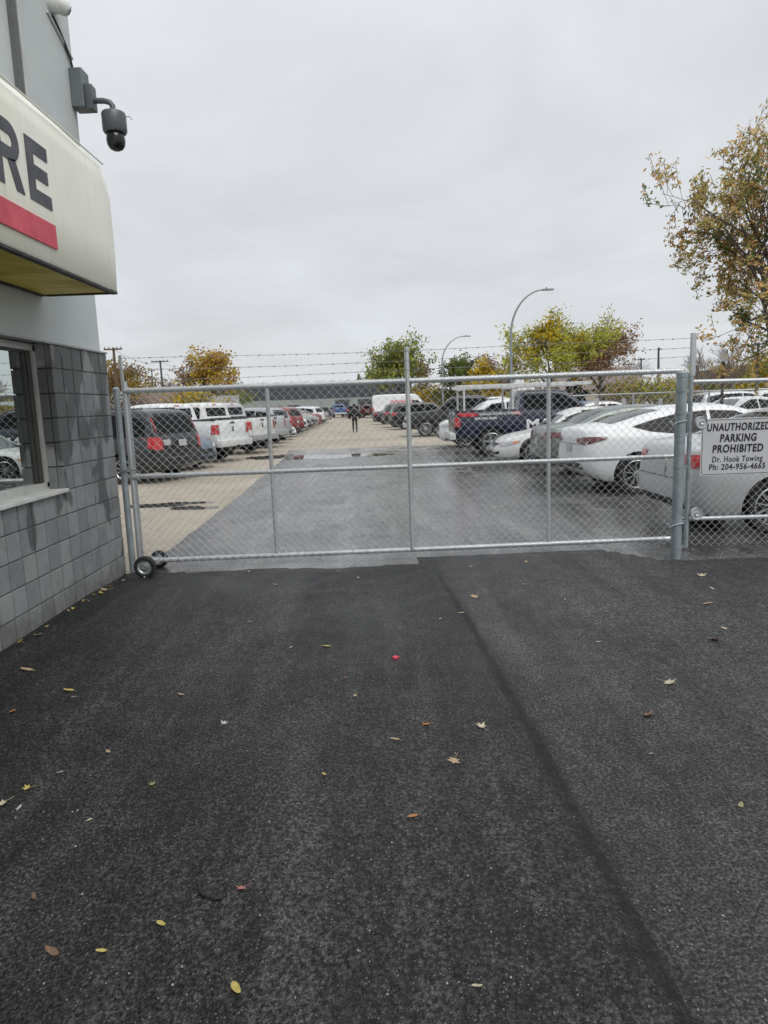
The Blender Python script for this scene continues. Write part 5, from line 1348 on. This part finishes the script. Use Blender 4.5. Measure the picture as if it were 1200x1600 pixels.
def upole(label, px_b, px_t, Y, py, arm, mat):
    b = at(px_b, 625, Y); tp = at(px_t, py, Y)
    t = thing('utility_pole', label, 'utility pole', (b.x, Y, 0), 0, 'utility poles')
    mb = MB(); mb.tube([(0, 0, 0), (tp.x - b.x, 0, tp.z)], [.16, .10], 8); mb.build('pole', mat, t, smooth=True)
    mb = MB(); mb.box((tp.x - b.x, -.12, tp.z - .15), (arm, .1, .12)); ca = mb.build('crossarm', mat, t)
    for q in (-.45, -.22, .22, .45):
        mb = MB(); mb.tube([(tp.x - b.x + q * arm, -.12, tp.z - .1), (tp.x - b.x + q * arm, -.12, tp.z + .05)], .04, 5); mb.build('insulator', mat, ca)
upole('brown utility pole at the edge of the shop wall', 185, 177, 58, 543, 1.5, WOOD)
upole('dark utility pole with a wide crossarm above the minivan', 257, 250, 82, 563, 2.0, DWOOD)
upole('small far utility pole left of the dark one', 239, 237, 125, 578, 1.3, DWOOD)
upole('thin utility pole right of the orange tree', 343, 340, 100, 577, 1.2, DWOOD)
upole('utility pole in front of the big autumn tree', 1181, 1185, 60, 535, 1.4, DWOOD)
upole('thin far pole above the fastback roof', 1001, 1002, 90, 560, .8, DWOOD)
upole('far utility pole with crossarm right of the reddish tree', 982, 982, 110, 568, 1.9, DWOOD)
upole('slim pole behind the barbed wire near the gate post', 1029, 1029, 70, 544, .2, DWOOD)
def pole_sign(label, px, Y, py_top, py_bot, w_):
    a = at(px, py_top, Y); b = at(px, py_bot, Y)
    t = thing('pole_sign', label, 'sign', (a.x, Y, 0)); mb = MB(); mb.tube([(0, 0, 0), (0, 0, a.z)], .05, 6); mb.build('post', DWOOD, t)
    mb = MB(); mb.box((0, -.06, (a.z + b.z) / 2), (w_, .03, a.z - b.z)); mb.build('board', RACKW, t)
pole_sign('white rectangular sign on a dark post right of the gate post', 1131, 24, 546, 565, .22)
for i, px in enumerate((932, 974, 1031)):
    p = at(px, 640, 26.5); zt = at(px, 626, 26.5).z
    t = thing('stall_marker', ('first', 'second', 'third')[i] + ' white stall marker above the white cars, counting from the aisle', 'marker', (p.x, 26.5, 0), 0, 'white stall markers')
    mb = MB(); mb.tube([(0, 0, 0), (0, 0, zt)], .03, 6); mb.build('post', GALV, t)
    mb = MB(); mb.box((0, -.04, zt - .12), (.16, .02, .40)); mb.build('board', RACKW, t)
# inner yard fence across the right side
fe = thing('yard_fence', 'inner chain link fence behind the white cars on the right', 'fence', (7, 27.5, 0))
for x in range(0, 9):
    mb = MB(); mb.tube([(x * 3, 0, 0), (x * 3, 0, 1.75)], .035, 8); mb.build('post', GALV, fe)
mb = MB(); mb.tube([(0, 0, 1.74), (25, 0, 1.74)], .03, 8); mb.build('top_rail', GALV, fe)
chainlink('chain_link_mesh', 0, 24, .05, 1.74, -.04, fe, .09, .09, .004)
# overhead wires
def wire(a, b, sag, name, label, r=.016):
    a, b = Vector(a), Vector(b); P = [a.lerp(b, i / 20) - Vector((0, 0, sag * 4 * (i / 20) * (1 - i / 20))) for i in range(21)]
    mb = MB(); mb.tube(P, r, 4); tag(mb.build(name, RUSTWIRE), label, 'wire')
pA = at(177, 545, 58); pB = at(250, 566, 82)
wire(pA, pB, .5, 'overhead_wire', 'overhead wire between the brown and the dark utility pole')
wire(pB, at(340, 579, 100), .6, 'overhead_wire', 'overhead wire from the dark pole to the thin pole')

# ------------------------------------------------------------------ person
def person(loc, rz):
    t = thing('person', 'person in a black jacket and black trousers walking away down the aisle', 'person', loc, rz)
    # joints: y forward
    J = dict(pel=(0, 0, .95, .155, .12), waist=(0, 0, 1.10, .16, .12), chest=(0, .02, 1.33, .20, .135), neck=(0, .03, 1.50, .065, .065), head=(0, .05, 1.60, .085, .095), crown=(0, .05, 1.71, .075, .085),
             lh=(-.09, 0, .90, .095, .095), lk=(-.10, .12, .50, .068, .068), la=(-.10, .03, .10, .048, .048), lt=(-.10, .17, .05, .045, .035),
             rh=(.09, 0, .90, .095, .095), rk=(.10, -.02, .50, .068, .068), ra=(.10, -.22, .14, .048, .048), rt=(.10, -.12, .04, .045, .035),
             ls=(-.20, .02, 1.42, .075, .075), le=(-.29, -.03, 1.15, .058, .058), lw=(-.27, .10, .93, .042, .042), lf=(-.26, .15, .86, .035, .04),
             rs=(.20, .02, 1.42, .075, .075), re=(.29, -.10, 1.16, .058, .058), rw=(.29, -.06, .92, .042, .042), rf=(.29, -.03, .84, .035, .04))
    E = [('pel', 'waist'), ('waist', 'chest'), ('chest', 'neck'), ('neck', 'head'), ('head', 'crown'), ('pel', 'lh'), ('lh', 'lk'), ('lk', 'la'), ('la', 'lt'), ('pel', 'rh'), ('rh', 'rk'), ('rk', 'ra'), ('ra', 'rt'),
         ('chest', 'ls'), ('ls', 'le'), ('le', 'lw'), ('lw', 'lf'), ('chest', 'rs'), ('rs', 're'), ('re', 'rw'), ('rw', 'rf')]
    def skinned(keys, edges, mul, sub_=2):
        ks = list(keys); me = bpy.data.meshes.new('sk'); me.from_pydata([J[k][:3] for k in ks], [(ks.index(a), ks.index(b)) for a, b in edges], [])
        o = bpy.data.objects.new('sk', me); C.objects.link(o)
        md = o.modifiers.new('s', 'SKIN'); md.use_smooth_shade = True
        for i, k in enumerate(ks):
            v = me.skin_vertices[0].data[i]; v.radius = (J[k][3] * mul, J[k][4] * mul); v.use_root = (i == 0)
        m2 = o.modifiers.new('u', 'SUBSURF'); m2.levels = sub_; m2.render_levels = sub_
        dg = bpy.context.evaluated_depsgraph_get(); dg.update()
        r_ = bpy.data.meshes.new_from_object(o.evaluated_get(dg)); bpy.data.objects.remove(o); return r_
    CLOTH = simple('black_cloth', (.012, .012, .014), .85, 0, .3, 20); SKIN = simple('skin_tone', (.36, .22, .16), .6)
    bm_ = skinned(J.keys(), E, 1.0); bm_.materials.clear(); bm_.materials.append(CLOTH); bm_.materials.append(SKIN)
    for p in bm_.polygons:
        c = p.center
        if c.z > 1.50 or (c.z < .87 and abs(c.x) > .22): p.material_index = 1
    link('body', bm_, t)
    ks = ['pel', 'waist', 'chest', 'ls', 'le', 'lw', 'rs', 're', 'rw']
    jk = skinned(ks, [e for e in E if e[0] in ks and e[1] in ks], 1.34); jk.materials.clear(); jk.materials.append(simple('black_jacket', (.009, .009, .010), .7, 0, .3, 12)); link('jacket', jk, t)
    mb = MB(); mb.lathe([(.0, .135), (.05, .125), (.092, .08), (.104, .02), (.10, -.05), (.075, -.09), (0, -.09)], 14, 'Z', (0, .035, 1.655)); mb.build('hair', simple('dark_hair', (.015, .012, .01), .7), t, smooth=True)
    return t
pp = gnd(555, 676); person((pp.x, pp.y, -.01), R(4))

# ------------------------------------------------------------------ fallen leaves and litter
def leaf_mesh(kind, seed):
    rg = random.Random(seed); mb = MB()
    if kind == 'oval':
        n = 14; P = [(.5 * math.cos(a) * (1 if math.cos(a) < 0 else 1.12), .19 * math.sin(a) * (1 - .25 * math.cos(a))) for a in [2 * math.pi * i / n for i in range(n)]]
    else:
        P = []
        lob = [(0, .5, .15), (.95, .52, .14), (1.75, .36, .10), (2.6, .22, .08)]
        for s_ in (1, -1):
            Q = []
            for (a, r_, w_) in lob:
                for da, rr in ((-.28, .58), (-.10, .82), (0, 1), (.10, .80), (.3, .50)): Q.append((a + da * 1.1, r_ * rr + .02))
            Q = [q for q in Q if 0 <= q[0] <= 2.95]
            Q.sort()
            L = [(r_ * math.cos(a), s_ * r_ * math.sin(a)) for a, r_ in Q]
            P += L if s_ > 0 else L[::-1][:-1]
    k = len(P); tw = rg.uniform(-.25, .25); cu = rg.uniform(.35, .9)
    z = lambda x, y: .02 + cu * (x * x * .6 + y * y * 1.2) * .8 + tw * x * y + .03 * math.sin(7 * x + seed)
    vs = [(0, 0, z(0, 0))] + [(x, y, z(x, y)) for x, y in P]
    mb.add(vs, [(0, 1 + i, 1 + (i + 1) % k) for i in range(k)])
    mb.tube([(-.45 if kind == 'oval' else -.1, 0, .03), (-.6, .02, .03), (-.8, .06, .05)], .014, 4)
    return mb.mesh('leaf', LEAFG['tan'], True, 60)
def groundleaf(name, col):
    k = NT('fallen_leaf_' + name); c = k.ramp(k.noise(60, 4, .6), [(.3, tuple(x * .65 for x in col)), (.7, col)]); k.l(c, k.b.inputs['Base Color']); k.b.inputs['Roughness'].default_value = .6; return k.m
LEAFG = {n: groundleaf(n, c) for n, c in dict(tan=(.42, .31, .19), pale=(.52, .45, .32), yellow=(.50, .41, .12), brown=(.17, .10, .06), orange=(.40, .16, .05), pink=(.45, .17, .15), olive=(.28, .27, .12), red=(.50, .03, .07), grey=(.42, .42, .39)).items()}
LM = [leaf_mesh('oval', 1), leaf_mesh('oval', 2), leaf_mesh('maple', 3), leaf_mesh('maple', 4), leaf_mesh('maple', 5)]
lrg = random.Random(77)
def ground_z(p):
    if p.y > 7.3: return 0
    if p.x < edge_x(p.y): return z_left(p.x, p.y)
    return z_right(p.x, p.y)
G1 = 'fallen leaves on the asphalt'
def fleaf(px, py, w_, kind, col, label, rot=None):
    p = gnd(px, py, .02); s = w_ * (p - CAMP).length / F_PX * .98; s = min(s, .15)
    me = LM[{'o': lrg.choice((0, 1)), 'm': lrg.choice((2, 3, 4))}[kind]]
    o = link('fallen_leaf', me, None, (p.x, p.y, ground_z(p) + .004), (lrg.uniform(-.15, .15), lrg.uniform(-.15, .15), lrg.uniform(0, 6.28) if rot is None else rot), LEAFG[col])
    o.scale = (s, s, s); tag(o, label, 'leaf', G1)
for a in [(511, 1016, 15, 'o', 'yellow', 'yellow tan oval leaf alone in the middle of the near asphalt'), (555, 1094, 13, 'o', 'tan', 'tan oval leaf below the yellow tan leaf'),
          (665, 1139, 18, 'm', 'orange', 'rusty orange lobed leaf left of the seam'), (753, 1143, 21, 'm', 'pale', 'pale lobed leaf lying beside the seam'), (618, 1162, 14, 'o', 'tan', 'tan heart shaped leaf below the rusty leaf'),
          (710, 1195, 23, 'm', 'tan', 'broad tan lobed leaf lowest of the lobed leaves by the seam'), (507, 1218, 11, 'o', 'yellow', 'small yellow leaf at mid driveway left of the orange scrap'), (645, 1284, 17, 'o', 'orange', 'orange curled leaf alone on the lower driveway'),
          (380, 1397, 18, 'm', 'pink', 'pinkish leaf beside the curved rubber strip'), (370, 1556, 25, 'o', 'yellow', 'bright yellow oval leaf at the bottom of the picture'), (350, 1138, 14, 'm', 'grey', 'pale grey crumpled leaf on the left driveway'),
          (284, 1092, 13, 'o', 'tan', 'tan leaf level with the wall foot on the left driveway'), (239, 1234, 12, 'm', 'olive', 'small olive crumpled leaf on the left driveway'), (45, 1240, 15, 'm', 'yellow', 'yellow lobed leaf near the left picture edge'),
          (7, 1264, 18, 'm', 'pale', 'pale lobed leaf cut by the left picture edge'), (44, 1052, 19, 'o', 'tan', 'tan leaf just off the wall foot'), (108, 1084, 15, 'o', 'yellow', 'yellow curled leaf on the dark asphalt below the wall'),
          (1010, 1113, 26, 'm', 'brown', 'large brown curled lobed leaf on the right asphalt'), (1044, 1063, 24, 'm', 'pale', 'pale lobed leaf above the large brown leaf'), (1158, 1253, 17, 'o', 'olive', 'greenish leaf near the right picture edge'),
          (742, 929, 17, 'm', 'tan', 'tan lobed leaf close to the gate right of the seam'), (720, 961, 10, 'o', 'pale', 'small pale leaf resting in the seam'), (1117, 997, 20, 'm', 'brown', 'brown leaf below the towing sign'),
          (1097, 898, 15, 'm', 'pale', 'pale leaf by the foot of the gate post'), (745, 1552, 14, 'o', 'pale', 'pale leaf scrap at the bottom of the seam'), (83, 1500, 22, 'o', 'brown', 'brown curled leaf in the lower left corner'),
          (160, 1498, 14, 'o', 'yellow', 'yellow leaf scrap right of the brown curled leaf'), (55, 1413, 14, 'o', 'brown', 'brown leaf scrap near the lower left edge'), (253, 1454, 16, 'o', 'yellow', 'slim yellowish leaf below the rubber strip'),
          (60, 997, 12, 'o', 'yellow', 'yellow leaf touching the wall foot'), (20, 1118, 12, 'o', 'orange', 'orange leaf scrap below the wall at the left edge'), (540, 1066, 10, 'm', 'brown', 'dark brown leaf crumb above the tan oval leaf'),
          (1105, 941, 15, 'o', 'tan', 'tan leaf between gate post and right edge'), (165, 925, 16, 'm', 'tan', 'tan leaf in the small drift at the wall corner'), (158, 931, 14, 'o', 'yellow', 'yellow leaf in the small drift at the wall corner'),
          (172, 919, 12, 'm', 'brown', 'brown leaf in the small drift at the wall corner')]:
    fleaf(*a)
for (px, py, w_) in ((935, 1000, 8), (957, 916, 8), (1132, 980, 10), (31, 1272, 10), (116, 1095, 7), (390, 976, 7), (455, 1017, 7), (688, 972, 7), (1017, 1172, 7), (883, 935, 6), (818, 911, 6), (1113, 918, 9), (140, 1291, 9), (95, 1215, 9), (170, 1182, 12), (560, 905, 8), (430, 917, 8)):
    fleaf(px, py, w_, 'o', lrg.choice(('pale', 'tan', 'grey')), 'tiny pale leaf crumb scattered on the asphalt')
for i in range(26):
    if i < 18: y_ = lrg.uniform(4.5, 6.9); x_ = WX + .03 + abs(lrg.gauss(0, .05))
    else: y_ = lrg.uniform(6.5, 7.0); x_ = lrg.uniform(-2.6, 2.8)
    o = link('fallen_leaf', LM[lrg.randrange(5)], None, (x_, y_, z_left(x_, y_) + .006 if x_ < edge_x(y_) else z_right(x_, y_) + .006), (lrg.uniform(-.5, .5), lrg.uniform(-.5, .5), lrg.uniform(0, 6.28)), LEAFG[lrg.choice(('tan', 'brown', 'yellow', 'pale', 'brown'))])
    sc_ = lrg.uniform(.025, .055); o.scale = (sc_,) * 3
    tag(o, 'small dry leaf in the thin drift along the block wall foot' if i < 18 else 'small dry leaf blown against the gate line', 'leaf', G1)
# red plastic scrap, rubber strip, pebbles
p = gnd(618, 1039); mb = MB(); mb.lathe([(0, .012), (.017, .012), (.02, .008), (.02, 0)], 14); mb.tube([(.02, .004, .004), (.03, .012, .006)], .003, 5)
o = mb.build('bottle_cap', simple('red_plastic', (.55, .03, .06), .35), loc=(p.x, p.y, ground_z(p)), smooth=True); tag(o, 'small red plastic cap on the driveway near the middle', 'cap')
P = []
for (px, py) in ((318, 1391), (313, 1400), (313, 1410), (318, 1417), (327, 1421), (338, 1423), (349, 1422)):
    q = gnd(px, py); P.append((q.x, q.y, ground_z(q) + .008))
mb = MB(); mb.tube(P, .0065, 6); tag(mb.build('rubber_strip', RUBBER, smooth=True), 'curved black rubber strip lying on the lower left driveway', 'rubber strip')
PEB = simple('pale_pebble', (.27, .265, .25), .8, 0, .2, 40)
bm = bmesh.new(); bmesh.ops.create_icosphere(bm, subdivisions=1, radius=1)
base = [v.co.copy() for v in bm.verts]; bf = [[v.index for v in f.verts] for f in bm.faces]; bm.free()
mb = MB(); prg = random.Random(3)
for i in range(380):
    px, py = prg.uniform(-20, 1220), 880 + 720 * prg.random() ** .8
    p = gnd(px, py)
    if p.x < WX + .02: continue
    s = prg.choice((.0012, .0014, .0016, .002, .0022, .0035)) * prg.uniform(.8, 1.3)
    sx, sy, sz = s * prg.uniform(.8, 1.4), s * prg.uniform(.8, 1.4), s * .7; zz = ground_z(p) + s * .3
    mb.add([(p.x + v.x * sx, p.y + v.y * sy, zz + v.z * sz) for v in base], bf)
o = stuff(mb.build('pebbles', PEB)); tag(o, 'loose pale grit scattered over the asphalt', 'grit')
